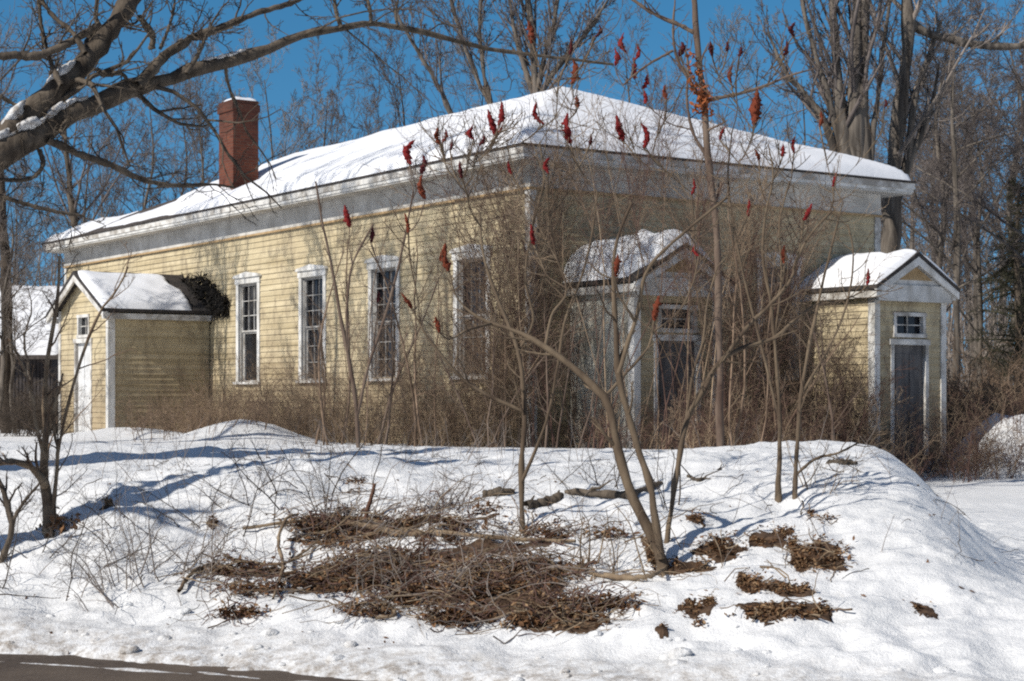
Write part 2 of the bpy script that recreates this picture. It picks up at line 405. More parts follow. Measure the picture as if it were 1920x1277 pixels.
# ------------------------------------------------------------------ the house
HC = np.array([.335, 31.0, 0.0]); HR = math.atan2(.5635, .826)
house = empty('schoolhouse', HC, HR, label='abandoned yellow clapboard schoolhouse with snowy hip roof and brick chimney', cat='house')
WX, WY, ZG, ZF, ZE = 8.81, 23.8, .35, 5.27, 5.97       # width, length, foot, top of boards, roof edge
def hw(x, y, z=0.0):
    c, s = math.cos(HR), math.sin(HR)
    return np.array([HC[0] + x * c - y * s, HC[1] + x * s + y * c, z])

EXP = .128
def clap(mb, T, s0, s1, z0, z1, holes=(), lim=None, wob=.0):
    """clapboards on a plane: T(s, out, z) -> point; holes (s0,s1,z0,z1); lim(z)->(s0,s1) for gables"""
    z = z0; r = 0
    while z < z1 - 1e-4:
        zt = min(z + EXP, z1); zm = (z + zt) / 2
        a, b = (s0, s1) if lim is None else lim(zm)
        segs = [(a, b)] if b > a + .02 else []
        for h in holes:
            if zt > h[2] + .01 and z < h[3] - .01:
                ns = []
                for (p, q) in segs:
                    if h[1] <= p or h[0] >= q: ns.append((p, q)); continue
                    if h[0] > p: ns.append((p, h[0]))
                    if h[1] < q: ns.append((h[1], q))
                segs = ns
        rg = np.random.default_rng(int(abs(s0 * 131 + z0 * 17)) + r * 7)
        for (p, q) in segs:
            cuts = [p]; c = p + rg.uniform(1.5, 4.5)
            while c < q - .5: cuts.append(c); c += rg.uniform(2.5, 5)
            cuts.append(q)
            for u0, u1 in zip(cuts[:-1], cuts[1:]):
                ob = .024 + rg.uniform(-.004, .006); dz = rg.uniform(-.004, .004); dz2 = rg.uniform(-.004, .004)
                mb.poly(T(u0, ob, z + dz), T(u1 - .003, ob, z + dz2), T(u1 - .003, .004, zt + .012), T(u0, .004, zt + .012))
                mb.poly(T(u0, ob, z + dz), T(u1 - .003, ob, z + dz2), T(u1 - .003, -.005, z + dz2), T(u0, -.005, z + dz))
        z += EXP; r += 1

def TL(s, o, z): return (-o, s, z)       # left long wall: s along y, outward -x
def TF(s, o, z): return (s, -o, z)       # front wall: s along x, outward -y

def tbox(mb, T, s0, s1, o0, o1, z0, z1):
    mb.hexa([T(s0, o0, z0), T(s1, o0, z0), T(s1, o1, z0), T(s0, o1, z0), T(s0, o0, z1), T(s1, o0, z1), T(s1, o1, z1), T(s0, o1, z1)])

WIN = [(11.55, 1.84, 4.15), (8.32, 1.86, 4.13), (5.20, 1.88, 4.13), (1.90, 1.90, 4.12)]
LW = [(c - .50, c + .50, z0, z1) for c, z0, z1 in WIN] + [(17.9, 18.9, 1.88, 4.13), (20.9, 21.9, 1.88, 4.13)]
FW = [(5.55, 6.45, 1.90, 4.12)]
mb = MB(); clap(mb, TL, .06, WY - .06, ZG, ZF + .05, LW); mb.build('wall', M['clapboard'], house)
mb = MB(); clap(mb, TF, .06, WX - .06, ZG, ZF + .05, FW); mb.build('wall', M['clapboard'], house)
mb = MB(); mb.box(WX - .1, WX, .06, WY - .06, ZG, ZF + .3); mb.build('wall', M['clapboard'], house)
mb = MB(); mb.box(0, WX, WY - .1, WY - .003, ZG, ZF + .3); mb.build('wall', M['clapboard'], house)
mb = MB(); mb.box(-.04, WX - .15, -.04, WY - .15, .1, ZG - .004); mb.build('foundation', M['soil'], house)
for cx, cy in ((0, 0), (WX, 0), (0, WY)):          # corner boards
    mb = MB(); sx = -1 if cx == 0 else 1; sy = -1 if cy == 0 else 1
    x0, x1 = sorted((cx + sx * .045, cx - sx * .11)); y0, y1 = sorted((cy + sy * .045, cy - sy * .003))
    mb.box(x0, x1, y0, y1, ZG, ZF)
    x0, x1 = sorted((cx + sx * .045, cx - sx * .003)); y0, y1 = sorted((cy - sy * .006, cy - sy * .12))
    mb.box(x0, x1, y0, y1, ZG, ZF)
    mb.build('corner_board', M['weathered_trim'], house)
def ring(mb, o1, o0, z0, z1):
    mb.box(-o1, -o0, -o1, WY + o1, z0, z1); mb.box(WX + o0, WX + o1, -o1, WY + o1, z0, z1)
    mb.box(-o0, WX + o0, -o1, -o0, z0, z1); mb.box(-o0, WX + o0, WY + o0, WY + o1, z0, z1)
OV = .55
mb = MB(); ring(mb, .05, -.02, ZF, 5.70); mb.build('frieze', M['grey_trim'], house)
mb = MB(); ring(mb, .072, .052, ZF - .035, ZF + .01); mb.build('frieze_moulding', M['tan_board'], house)
mb = MB(); ring(mb, OV - .05, .052, 5.70, 5.735); mb.build('soffit', M['grey_trim'], house)
mb = MB(); ring(mb, OV - .03, OV - .10, 5.737, 5.80); mb.build('crown_moulding', M['white_trim'], house)
mb = MB(); ring(mb, OV - .01, OV - .06, 5.802, 5.925); mb.build('fascia', M['weathered_trim'], house)
# roof
S1 = 2.10 / (WX / 2 + OV); S2 = 2.10 / 5.75
def roof_z(x, y, k=None):
    d = np.stack([(x + OV) * S1, (WX + OV - x) * S1, (y + OV) * S2, (WY + OV - y) * S2])
    if k is None: return ZE + d.min(0)
    return ZE - np.log(np.exp(-k * d).sum(0)) / k
x0, x1, y0, y1 = -OV, WX + OV, -OV, WY + OV; rxm = WX / 2; ra, rb_ = 5.2, WY - 5.2; zr = ZE + 2.10
mb = MB()
c = [(x0, y0, ZE), (x1, y0, ZE), (x1, y1, ZE), (x0, y1, ZE)]; a = (rxm, ra, zr); b = (rxm, rb_, zr)
mb.poly(c[0], c[1], a); mb.poly(c[1], c[2], b, a); mb.poly(c[2], c[3], b); mb.poly(c[3], c[0], a, b)
cb_ = [(p[0], p[1], ZE - .045) for p in c]
mb.poly(*cb_[::-1])
for k in range(4): mb.poly(c[k], c[(k + 1) % 4], cb_[(k + 1) % 4], cb_[k])
roof = mb.build('roof', M['shingle'], house)
gx = np.linspace(x0 + .02, x1 - .02, 110); gy = np.linspace(y0 + .02, y1 - .02, 260)
GX, GY = np.meshgrid(gx, gy)
ed = np.minimum.reduce([GX - x0, x1 - GX, GY - y0, y1 - GY]) - .02
cov = .24 * (1 - np.exp(-(ed + .02) / .13)) + .05 * fbm(GX * .8, GY * .8, 4, 31)
thin = sstep(11.5, 16, GY) * sstep(.1, .45, fbm(GX * .55 + 3, GY * .35, 4, 77) + .28 - .05 * (GX - 2))
cov = cov - .19 * thin * (GX < 6) - .03 * sstep(15, 19, GY)
cov = cov - .5 * np.exp(-(((GX - 1.35) / .55) ** 2 + ((GY - 14.15) / .45) ** 2))       # melted ring at the chimney
top = roof_z(GX, GY, 5.5) + .0; top = np.maximum(roof_z(GX, GY) - .03, top) + np.maximum(cov, -.08)
edge = ed <= 1e-6
top = np.where(edge, roof_z(GX, GY) - .012, top)
nxg, nyg = len(gx), len(gy)
i = (np.arange(nyg - 1)[:, None] * nxg + np.arange(nxg - 1)[None, :]).ravel()
np_obj('roof_snow', np.stack([GX, GY, top], -1).reshape(-1, 3), np.stack([i, i + 1, i + nxg + 1, i + nxg], -1), M['roof_snow'], roof, True)
mb = MB(); ring(mb, OV + .012, OV - .055, 5.927, 5.967); mb.build('drip_edge', M['drip_edge'], house)
# chimney
mb = MB(); CHX, CHY, CHW, CHL = 1.0, 14.55, .70, .85; zc0 = 6.3; zc1 = 9.0
mb.box(CHX, CHX + CHW, CHY, CHY + CHL, zc0, zc1 - .28)
mb.box(CHX - .035, CHX + CHW + .035, CHY - .035, CHY + CHL + .035, zc1 - .28, zc1 - .10)
mb.box(CHX - .005, CHX + CHW + .005, CHY - .005, CHY + CHL + .005, zc1 - .10, zc1)
ch = mb.build('chimney', M['brick'], house)
g = np.linspace(0, 1, 12); CXg, CYg = np.meshgrid(g, g); e = np.minimum.reduce([CXg, 1 - CXg, CYg, 1 - CYg])
zz = zc1 + np.where(e < 1e-6, -.005, .10 * (1 - np.exp(-e / .1)) + .03 * fbm(CXg * 4, CYg * 4, 2, 8))
i = (np.arange(11)[:, None] * 12 + np.arange(11)[None, :]).ravel()
np_obj('cap_snow', np.stack([CHX + CXg * CHW, CHY + CYg * CHL * .8, zz], -1).reshape(-1, 3), np.stack([i, i + 1, i + 13, i + 12], -1), M['roof_snow'], ch, True)

def window(T, parent, s0, s1, z0, z1, cols=3, rows=3, broken=False, arch=True, name='window'):
    W = .13
    mb = MB()
    tbox(mb, T, s0 - W, s0, -.02, .045, z0, z1); tbox(mb, T, s1, s1 + W, -.02, .045, z0, z1)
    tbox(mb, T, s0 - W - .03, s1 + W + .03, -.02, .06, z1, z1 + .14)
    win = mb.build(name, M['white_trim'], parent)
    mb = MB()                                                        # head cap, slightly peaked
    sm = (s0 + s1) / 2
    mb.prism([T(s0 - W - .08, .0, z1 + .14), T(s1 + W + .08, .0, z1 + .14), T(s1 + W + .02, .0, z1 + .20), T(sm, .0, z1 + .27), T(s0 - W - .02, .0, z1 + .20)], np.array(T(0, .10, 0)) - np.array(T(0, 0, 0)))
    mb.build('head_cap', M['white_trim'], win)
    mb = MB(); tbox(mb, T, s0 - W - .05, s1 + W + .05, -.02, .10, z0 - .06, z0 - .002); mb.build('sill', M['white_trim'], win)
    mb = MB(); tbox(mb, T, s0, s1, -.16, -.13, z0, z1); mb.build('glass', M['dark_glass'], win)
    mb = MB()                                                        # jambs
    tbox(mb, T, s0, s0 + .02, -.13, -.021, z0, z1); tbox(mb, T, s1 - .02, s1, -.13, -.021, z0, z1); tbox(mb, T, s0 + .02, s1 - .02, -.13, -.021, z1 - .02, z1)
    mb.build('jamb', M['grey_trim'], win)
    zm = (z0 + z1) / 2 + .02
    for lo, hi, of, full in ((zm, z1 - .02, -.085, True), (z0, zm - .002, -.125, broken is not True)):
        mb = MB(); st = .038
        tbox(mb, T, s0 + .02, s0 + .02 + st, of - .004, of + .035, lo, hi); tbox(mb, T, s1 - .02 - st, s1 - .02, of - .004, of + .035, lo, hi)
        tbox(mb, T, s0 + .02 + st, s1 - .02 - st, of - .004, of + .035, lo, lo + st); tbox(mb, T, s0 + .02 + st, s1 - .02 - st, of - .004, of + .035, hi - st, hi)
        if full:
            a0, a1, b0, b1 = s0 + .02 + st, s1 - .02 - st, lo + st, hi - st
            for k in range(1, cols): m = a0 + (a1 - a0) * k / cols; tbox(mb, T, m - .008, m + .008, of, of + .028, b0, b1)
            for k in range(1, rows):
                m = b0 + (b1 - b0) * k / rows
                if broken == 'some' and k == 1: continue
                tbox(mb, T, a0, a1, of + .002, of + .026, m - .008, m + .008)
        mb.build('sash', M['weathered_trim' if broken is True else 'sash_grey'], win)
    return win
for k, (s0, s1, z0, z1) in enumerate(LW): window(TL, house, s0, s1, z0, z1, broken=(True if k == 0 else ('some' if k == 3 else False)))
window(TF, house, *FW[0], broken=False)

# porches -----------------------------------------------------------------
def grid_snow(name, T, s0, s1, o0, o1, ns, no, zf, thick, parent):
    S, O = np.meshgrid(np.linspace(s0, s1, ns), np.linspace(o0, o1, no))
    e = np.minimum.reduce([S - s0, s1 - S, (o1 - O)])
    th = thick(S, O) * (1 - np.exp(-(e + .01) / .08))
    z = zf(S, O) + np.where(e < 1e-6, -.01, np.where(th < .0, -.04, th))
    P = np.stack(T(S, O, z), -1).reshape(-1, 3)
    i = (np.arange(no - 1)[:, None] * ns + np.arange(ns - 1)[None, :]).ravel()
    return np_obj(name, P, np.stack([i, i + 1, i + ns + 1, i + ns], -1), M['roof_snow'], parent, True)

def porch(T, w, L, ze, zp, label, side_mat, door_mat, door, transom, pediment, snow, roof_ov=.28, front_ov=.30, flat_side=False):
    """T(s,o,z): s across 0..w, o outward 0..L. ze eave height of the walls, zp ridge of the walls"""
    sm = w / 2; sl = (zp - ze) / sm
    dA, dB, dz0, dz1 = door; tA, tB, tz0, tz1 = transom
    mb = MB()
    if flat_side:                                                     # flat boarded panel
        for k in range(5): mb.hexa([T(a_, b_, z_) for z_ in (ZG, ze) for a_, b_ in ((0, .04 + (L - .08) * k / 5 + .004), (0, .04 + (L - .08) * (k + 1) / 5), (-.02 - .002 * (k % 2), .04 + (L - .08) * (k + 1) / 5), (-.02 - .002 * (k % 2), .04 + (L - .08) * k / 5 + .004))])
    else: clap(mb, lambda s, o, z: T(-o, s, z), .04, L - .04, ZG, ze)                   # left side wall
    body = mb.build('porch', side_mat, house); body['label'] = label
    mb = MB(); clap(mb, lambda s, o, z: T(w + o, s, z), .04, L - .04, ZG, ze); mb.build('side_wall', M['clapboard'], body)
    mb = MB()
    clap(mb, lambda s, o, z: T(s, L + o, z), .04, w - .04, ZG, ze if pediment else zp, [(dA, dB, dz0 - 1, dz1), (tA, tB, tz0, tz1)],
         None if pediment else (lambda z: (.04, w - .04) if z < ze else ((z - ze) / sl, w - (z - ze) / sl)))
    mb.build('front_wall', M['clapboard'], body)
    mb = MB(); mb.box(0, 1, 0, 1, 0, 1)
    mb.v = [T(.03 + p[0] * (w - .06), p[1] * (L - .12), ZG + .01 + p[2] * (ze - ZG - .02)) for p in mb.v]; mb.build('porch_core', M['drip_edge'], body)
    for s0, s1, side in ((-.045, .10, 0), (w - .10, w + .045, 1)):                        # corner boards
        mb = MB(); tbox(mb, T, s0, s1, L - .003, L + .045, ZG, ze)
        a, b = (-.045, -.003) if side == 0 else (w + .003, w + .045)
        tbox(mb, T, a, b, L - .13, L - .005, ZG, ze)
        mb.build('corner_board', M['white_trim'] if side == 0 else M['weathered_trim'], body)
    # door with casing
    mb = MB(); tbox(mb, T, dA - .09, dA, L - .05, L + .04, ZG, dz1); tbox(mb, T, dB, dB + .09, L - .05, L + .04, ZG, dz1)
    tbox(mb, T, dA - .12, dB + .12, L - .05, L + .055, dz1, dz1 + .11); mb.build('door_frame', M['weathered_trim'], body)
    mb = MB(); tbox(mb, T, dA, dB, L - .09, L - .04, ZG, dz1)
    dw = dB - dA
    for a in (.12, .56):
        for zz0, zz1 in ((.12, .40), (.47, .92)):
            tbox(mb, T, dA + a * dw, dA + (a + .32) * dw, L - .04, L - .026, ZG + zz0 * (dz1 - ZG), ZG + zz1 * (dz1 - ZG))
    mb.build('door', door_mat, body)
    mb = MB(); tbox(mb, T, dA + .07 * dw, dA + .105 * dw, L - .04, L + .02, 1.42, 1.47); tbox(mb, T, dA + .065 * dw, dA + .11 * dw, L - .039, L - .032, 1.34, 1.55)
    mb.build('door_handle', M['iron'], body)
    # transom window
    mb = MB(); f = .075
    tbox(mb, T, tA - f, tA, L - .06, L + .04, tz0, tz1); tbox(mb, T, tB, tB + f, L - .06, L + .04, tz0, tz1)
    tbox(mb, T, tA - f - .02, tB + f + .02, L - .06, L + .05, tz1, tz1 + f); tbox(mb, T, tA - f - .02, tB + f + .02, L - .06, L + .06, tz0 - f, tz0 - .002)
    tbox(mb, T, (tA + tB) / 2 - .012, (tA + tB) / 2 + .012, L - .06, L - .035, tz0, tz1); tbox(mb, T, tA, tB, L - .062, L - .04, (tz0 + tz1) / 2 - .01, (tz0 + tz1) / 2 + .01)
    mb.build('transom_frame', M['weathered_trim'], body)
    mb = MB(); tbox(mb, T, tA, tB, L - .10, L - .075, tz0, tz1); mb.build('transom_glass', M['dark_glass'], body)
    # roof slabs (0.07 thick) and trim
    ov = roof_ov; Lf = L + front_ov; th = .075
    e0 = (-ov, ze - sl * ov); e1 = (w + ov, ze - sl * ov)
    mb = MB()
    prof = [(e0[0], e0[1] + .01), (sm, zp + .01), (e1[0], e1[1] + .01), (e1[0], e1[1] + .01 + th), (sm, zp + .01 + th * 1.15), (e0[0], e0[1] + .01 + th)]
    mb.prism([T(p[0], -.0 + .03, p[1]) for p in prof], np.array(T(0, Lf, 0)) - np.array(T(0, .03, 0)))
    pr = mb.build('porch_roof', M['drip_edge'], body)
    # rake boards on the gable front, eave boards on the sides
    mb = MB(); rk = .16
    for (pa, pb) in (((e0[0], e0[1]), (sm, zp)), ((e1[0], e1[1]), (sm, zp))):
        mb.prism([T(pa[0], Lf - .07, pa[1] + .006), T(pb[0], Lf - .07, pb[1] + .006), T(pb[0], Lf - .07, pb[1] - rk), T(pa[0], Lf - .07, pa[1] - rk * .8)], np.array(T(0, Lf - .015, 0)) - np.array(T(0, Lf - .07, 0)))
    mb.build('rake_board', M['white_trim'] if pediment else M['weathered_trim'], body)
    for s0, s1 in ((-ov + .03, -.046), (w + .046, w + ov - .03)):
        mb = MB(); tbox(mb, T, s0, s1, .03, Lf - .08, ze - sl * ov - .15, ze - sl * ov - .02); mb.build('eave_board', M['weathered_trim'], body)
    if pediment:
        mb = MB()
        tbox(mb, T, -.06, w + .06, L + .047, L + .17, ze - .32, ze - .003)                # cornice beam
        tri = [(-.10, ze), (w + .10, ze), (sm, zp - .02)]
        mb.prism([T(p[0], L + .03, p[1]) for p in tri], np.array(T(0, L + .13, 0)) - np.array(T(0, L + .03, 0)))
        mb.build('pediment', M['white_trim'], body)
        k = .52; cz = ze + .10
        mb = MB(); mb.prism([T(sm - sm * k, L + .125, cz), T(sm + sm * k, L + .125, cz), T(sm, L + .125, cz + (zp - ze) * k)], np.array(T(0, L + .145, 0)) - np.array(T(0, L + .125, 0)))
        mb.build('gable_panel', M['tan_board'], body)
    grid_snow('roof_snow', T, e0[0] + .01, e1[0] - .01, .035, Lf - .02, 60, 50,
              lambda S, O: np.minimum(ze + sl * S, ze + sl * (w - S)) + .01 + th * 1.05 - .09 * np.exp(-((S - sm) / .25) ** 2), snow, pr)
    return body

def TP1(s, o, z): return (.87 + s, -o, z)
def TP2(s, o, z): return (6.75 + s, -o, z)
def TP3(s, o, z): return (-o, 13.7 + s, z)
def snow1(S, O):
    m = .40 + .25 * fbm(S * 1.5, O * 1.5, 3, 41) - .5 * sstep(1.0, 2.1, S) * sstep(.6, 1.5, O)
    return np.where((S < .45) & (O > 1.5), m - .35 * sstep(1.5, 2.1, O), m)
def snow2(S, O): return .17 + .08 * fbm(S * 1.5, O * 1.5, 3, 51) - .3 * sstep(.95, 1.0, S) * 0
def snow3(S, O): return -.45 * sstep(.70, .38, O + .35 * fbm(S * 2, O * 2, 3, 66)) + .13 + .07 * fbm(S * 1.1, O * 1.1, 3, 61) - .10 * sstep(2.0, 3.4, S)
porch(TP1, 1.85, 1.9, 3.60, 4.12, 'entry porch nearest the house corner, its snow broken at the front', M['pale_panel'], M['door_grey'], (.50, 1.38, .6, 2.50), (.57, 1.31, 2.72, 3.06), True, snow1, .20, .30, True)
porch(TP2, 1.92, 1.9, 3.68, 4.23, 'entry porch at the far end with white pediment and tan panel', M['clapboard'], M['door_grey'], (.50, 1.38, .6, 2.52), (.57, 1.31, 2.74, 3.08), True, snow2, .20, .26)
porch(TP3, 3.3, 2.6, 3.63, 4.46, 'side porch on the long wall with small gable window and white door', M['clapboard'], M['door_white'], (1.15, 2.15, .5, 2.80), (1.30, 1.95, 3.0, 3.42), False, snow3, .30, .28)
# the side porch shows its near side wall: the wall at s=0 there faces the front like the front wall

# ------------------------------------------------------------------ trees behind the house
def grow_tree(rng, path, rad, spec, n=14, wob=.25):
    """trunk path -> (wood Geo, twig Geo). spec: list of spawn keyword dicts, the first ones are wood"""
    P, Rr = smooth_path(path, rad, n, wob, rng)
    wood, twig = Geo(), Geo(); wood.tubes(P[None], Rr[None], 9)
    cur = (P[None], Rr[None], None)
    for k, sp in enumerate(spec):
        c = spawn(rng, cur[0], cur[1], L=cur[2], **sp)
        (wood if k == 0 else twig).tubes(c[0], c[1], 5 if k == 0 else 3)
        cur = c
    return wood, twig

def tree_spec(h, fine=1.0, up=.05, ang=42, rt=.006):
    return [dict(k=int(15 * fine), tmin=.30, tmax=.99, ang=ang, angj=10, lr=.42, n=8, wig=.12, up=up, rr=.45, rtip=.2, rmin=.011, taper=.55, lmin=h * .05),
            dict(k=9, tmin=.15, tmax=1, ang=38, angj=12, lr=.42, n=6, wig=.14, up=up * .8, rr=.5, rtip=.3, rmin=rt * 1.3, taper=.5),
            dict(k=9, tmin=.15, tmax=1, ang=38, angj=14, lr=.48, n=4, wig=.16, up=.03, rr=.55, rtip=.4, rmin=rt, taper=.4),
            dict(k=6, tmin=.2, tmax=1, ang=35, angj=14, lr=.55, n=3, wig=.15, up=.02, rr=.6, rtip=.5, rmin=rt * .8, taper=.4)]

protos = []
for k in range(7):
    rg = np.random.default_rng(100 + k)
    h = 13.0; lean = rg.normal(0, .05, 2)
    hs_ = np.linspace(0, 1, 6)
    path = [(lean[0] * h * q + rg.normal(0, .12) * (q > 0), lean[1] * h * q + rg.normal(0, .12) * (q > 0), h * q - .3 * (q == 0)) for q in hs_]
    rad = [.125, .11, .092, .07, .045, .015]
    wood, twig = grow_tree(rg, path, rad, tree_spec(h, up=.07 if k % 2 else .04, ang=34 if k % 2 else 48, rt=.0075))
    protos.append((wood.mesh('trunk', M['bark_grey']), twig.mesh('crown', M['twig_grey' if k in (1, 4, 6) else 'twig_mauve'])))

def place_tree(k, px, d, scale, rz, label, group, sx=1.0, gz=None):
    x = (px - CX) / F * d
    r = empty('bare_tree', (x, d, ground1(x, d) if gz is None else gz), rz, label=label, cat='tree', group=group)
    r.scale = (scale * sx, scale * sx, scale)
    for nm, me in zip(('trunk', 'crown'), protos[k]): link(bpy.data.objects.new(nm, me), r)
    return r

rg = np.random.default_rng(55)
for px, d, s in [(-60, 62, .95), (40, 60, .7), (120, 66, .85), (200, 75, .95), (265, 64, .95), (340, 66, 1.0), (385, 58, .9), (520, 66, .95), (580, 60, .9), (660, 72, 1.0)]:
    place_tree(int(rg.integers(7)), px, d, s * rg.uniform(.9, 1.08), rg.uniform(0, 6), 'bare grey tree standing behind the chimney end of the house', 'bare trees behind the long roof', .9)
for px, d, s in [(770, 60, 1.0), (890, 70, 1.1), (1090, 72, 1.1), (1230, 72, 1.15), (1400, 62, 1.05), (1500, 70, 1.1)]:
    place_tree(int(rg.integers(7)), px, d, s * rg.uniform(.9, 1.08), rg.uniform(0, 6), 'bare tree showing above the peak of the snowy roof', 'bare trees behind the roof peak', .8)
for px, d, s in [(1730, 58, 1.0), (1755, 74, 1.15), (1790, 52, .95), (1820, 66, 1.1), (1850, 57, .9), (1880, 70, 1.1), (1915, 50, .95), (1950, 62, 1.1), (1980, 54, 1.0), (1700, 80, 1.2), (1840, 84, 1.3), (1900, 88, 1.3), (1770, 90, 1.25), (1660, 84, 1.1), (2030, 66, 1.1)]:
    place_tree(int(rg.integers(7)), px, d, s * rg.uniform(.9, 1.08), rg.uniform(0, 6), 'bare grey tree in the woods right of the house', 'bare trees in the woods on the right', 1.15)

for k, x_, y_, sc_ in ((0, -11.6, 30.6, 1.0), (2, -10.6, 28.2, 1.05), (5, -13.6, 36.0, .95), (3, -10.3, 25.3, 1.15), (6, -9.2, 22.5, 1.2)):
    place_tree(k, CX + x_ / y_ * F, y_, sc_, k * 1.3, 'bare tree left of the house whose branch shadows fall on the long wall', 'bare trees left of the house', .9)
# distant woods: one mass
def woods(name, boxes, label, mat, seed, h=(6, 11), rt=.014):
    rg = np.random.default_rng(seed); Ps = []; hs2 = []
    for (x0, x1, y0, y1, n) in boxes:
        x = rg.uniform(x0, x1, n); y = rg.uniform(y0, y1, n); z = ground(x, y) - .2
        hh = rg.uniform(h[0], h[1], n); q = np.linspace(0, 1, 6)
        P = np.stack([x[:, None] + rg.normal(0, .4, n)[:, None] * q * 2, y[:, None] + 0 * q, z[:, None] + hh[:, None] * q], -1)
        P[:, 1:] += rg.normal(0, .12, P[:, 1:].shape); Ps.append(P)
    P = np.concatenate(Ps); Rr = np.linspace(.10, .02, 6)[None, :] * rg.uniform(.6, 1.4, (len(P), 1))
    g = Geo(); g.tubes(P, Rr, 4)
    a = spawn(rg, P, Rr, 10, .15, 1, 40, 12, .38, 5, .14, .06, rmin=rt)
    b = spawn(rg, a[0], a[1], 7, .15, 1, 40, 14, .45, 3, .16, .03, rmin=rt * .8, L=a[2])
    g.tubes(a[0], a[1], 3).tubes(b[0], b[1], 3)
    return tag(g.obj(name, mat), label, 'woods', kind='stuff')
woods('distant_woods', [(-46, -22, 88, 120, 130), (-24, 24, 95, 125, 150), (18, 52, 70, 118, 330)], 'far bare grey woods along the skyline behind the house', M['twig_grey'], 3)
woods('distant_undergrowth', [(9.5, 40, 52, 72, 330), (-40, -14.5, 66, 80, 240)], 'low tangled grey saplings at the edge of the woods', M['twig_grey'], 4, (1.5, 5.5), .010)

def pix_path(rows, d0, d1=None):
    """rows (px,py,halfwidth px); distance runs from d0 to d1"""
    n = len(rows); d = np.linspace(d0, d0 if d1 is None else d1, n)
    return [at(r[0], r[1], dd) for r, dd in zip(rows, d)], [r[2] / F * dd for r, dd in zip(rows, d)]

def multi_tree(name, label, cat, stems, spec, wmat, tmat, base, n=16, wob=.2, seed=1, group=None, sides=10, mature=True):
    """a tree of several traced stems: stems = [(path, radii)]; one trunk mesh, one crown mesh"""
    rg = np.random.default_rng(seed)
    wood, twig = Geo(), Geo(); P0, R0 = [], []
    for path, rad in stems:
        P, Rr = smooth_path(path, rad, n, wob, rg); P0.append(P); R0.append(Rr)
    P0, R0 = np.array(P0), np.array(R0); wood.tubes(P0, R0, sides); cur = (P0, R0, None)
    for k, sp in enumerate(spec):
        cur = spawn(rg, cur[0], cur[1], L=cur[2], **sp); twig.tubes(cur[0], cur[1], 4 if k == 0 else 3)
    r = empty(name, base, label=label, cat=cat, group=group)
    wood.obj('trunk', wmat, r, base); twig.obj('crown', tmat, r, base)
    return r

bigspec = [dict(k=10, tmin=.3, tmax=1, ang=30, angj=9, lr=.34, n=8, wig=.10, up=.10, rr=.4, rtip=.25, rmin=.015, taper=.5),
           dict(k=9, tmin=.15, tmax=1, ang=36, angj=12, lr=.40, n=6, wig=.14, up=.05, rr=.5, rtip=.3, rmin=.010),
           dict(k=6, tmin=.15, tmax=1, ang=38, angj=14, lr=.48, n=4, wig=.16, up=.03, rr=.55, rtip=.4, rmin=.0075),
           dict(k=4, tmin=.2, tmax=1, ang=35, angj=14, lr=.5, n=3, wig=.15, up=.02, rr=.6, rtip=.5, rmin=.006)]
D = 46
def stem(rows, d=D, ztop=None):
    p, r = pix_path(rows, d); return p, r
S = [stem([(1604, 760, 30), (1604, 560, 27), (1605, 380, 24), (1606, 290, 22), (1604, 200, 17), (1602, 100, 12), (1606, 0, 10), (1612, -150, 7), (1618, -300, 3)]),
     stem([(1624, 700, 20), (1624, 480, 17), (1622, 300, 15), (1616, 200, 12), (1618, 80, 10), (1628, -40, 8), (1640, -240, 3)]),
     stem([(1588, 620, 16), (1590, 400, 15), (1585, 290, 13), (1574, 180, 10), (1566, 60, 8), (1556, -60, 6), (1545, -220, 3)]),
     stem([(1592, 420, 10), (1580, 300, 9), (1560, 200, 7), (1532, 110, 5), (1508, 20, 4), (1490, -90, 2)]),
     stem([(1600, 560, 9), (1570, 310, 8), (1545, 230, 7), (1510, 175, 6), (1470, 130, 4), (1440, 60, 2)]),
     stem([(1628, 460, 8), (1634, 270, 6), (1645, 190, 5), (1655, 100, 4), (1668, 0, 3), (1675, -100, 2)])]
multi_tree('bare_tree', 'massive many-stemmed bare tree behind the right slope of the roof', 'tree', S, bigspec, M['bark_grey'], M['twig_mauve'], (S[0][0][0][0], D, 0), seed=21)
S = [stem([(1655, 780, 21), (1660, 600, 19), (1668, 420, 17), (1682, 290, 15.5), (1692, 170, 14), (1698, 60, 12.5), (1702, -60, 10), (1715, -260, 4)], 48),
     stem([(1672, 400, 10), (1700, 300, 8), (1716, 180, 8), (1740, 110, 5), (1765, 40, 3)], 48),
     stem([(1660, 470, 9), (1690, 345, 8), (1725, 260, 7), (1750, 190, 4), (1760, 120, 2)], 48),
     stem([(1698, 40, 10), (1740, 62, 8), (1800, 78, 8), (1880, 88, 7), (1960, 80, 5), (2040, 60, 3)], 48)]
multi_tree('bare_tree', 'tall single-trunk bare tree leaning past the right end of the roof', 'tree', S, bigspec, M['bark_grey'], M['twig_grey'], (S[0][0][0][0], 48, 0), seed=22)
S = [stem([(1006, 560, 10), (1006, 300, 9), (1005, 180, 8), (1002, 110, 6), (992, 20, 6), (984, -100, 3)], 50),
     stem([(1006, 200, 6), (1018, 120, 5), (1040, 40, 4), (1052, -60, 3)], 50), stem([(1004, 190, 6), (985, 130, 5), (965, 60, 4), (955, -20, 2)], 50),
     stem([(1006, 190, 6), (1050, 120, 5), (1100, 60, 4), (1140, 0, 2)], 50)]
sp2 = [dict(x) for x in bigspec]; sp2[0]['k'] = 14; sp2[0]['lr'] = .4; sp2[3]['k'] = 6
multi_tree('bare_tree', 'bare tree whose trunk splits into a fan right above the roof peak', 'tree', S, sp2, M['bark_grey'], M['twig_mauve'], (S[0][0][0][0], 50, 0), seed=23)
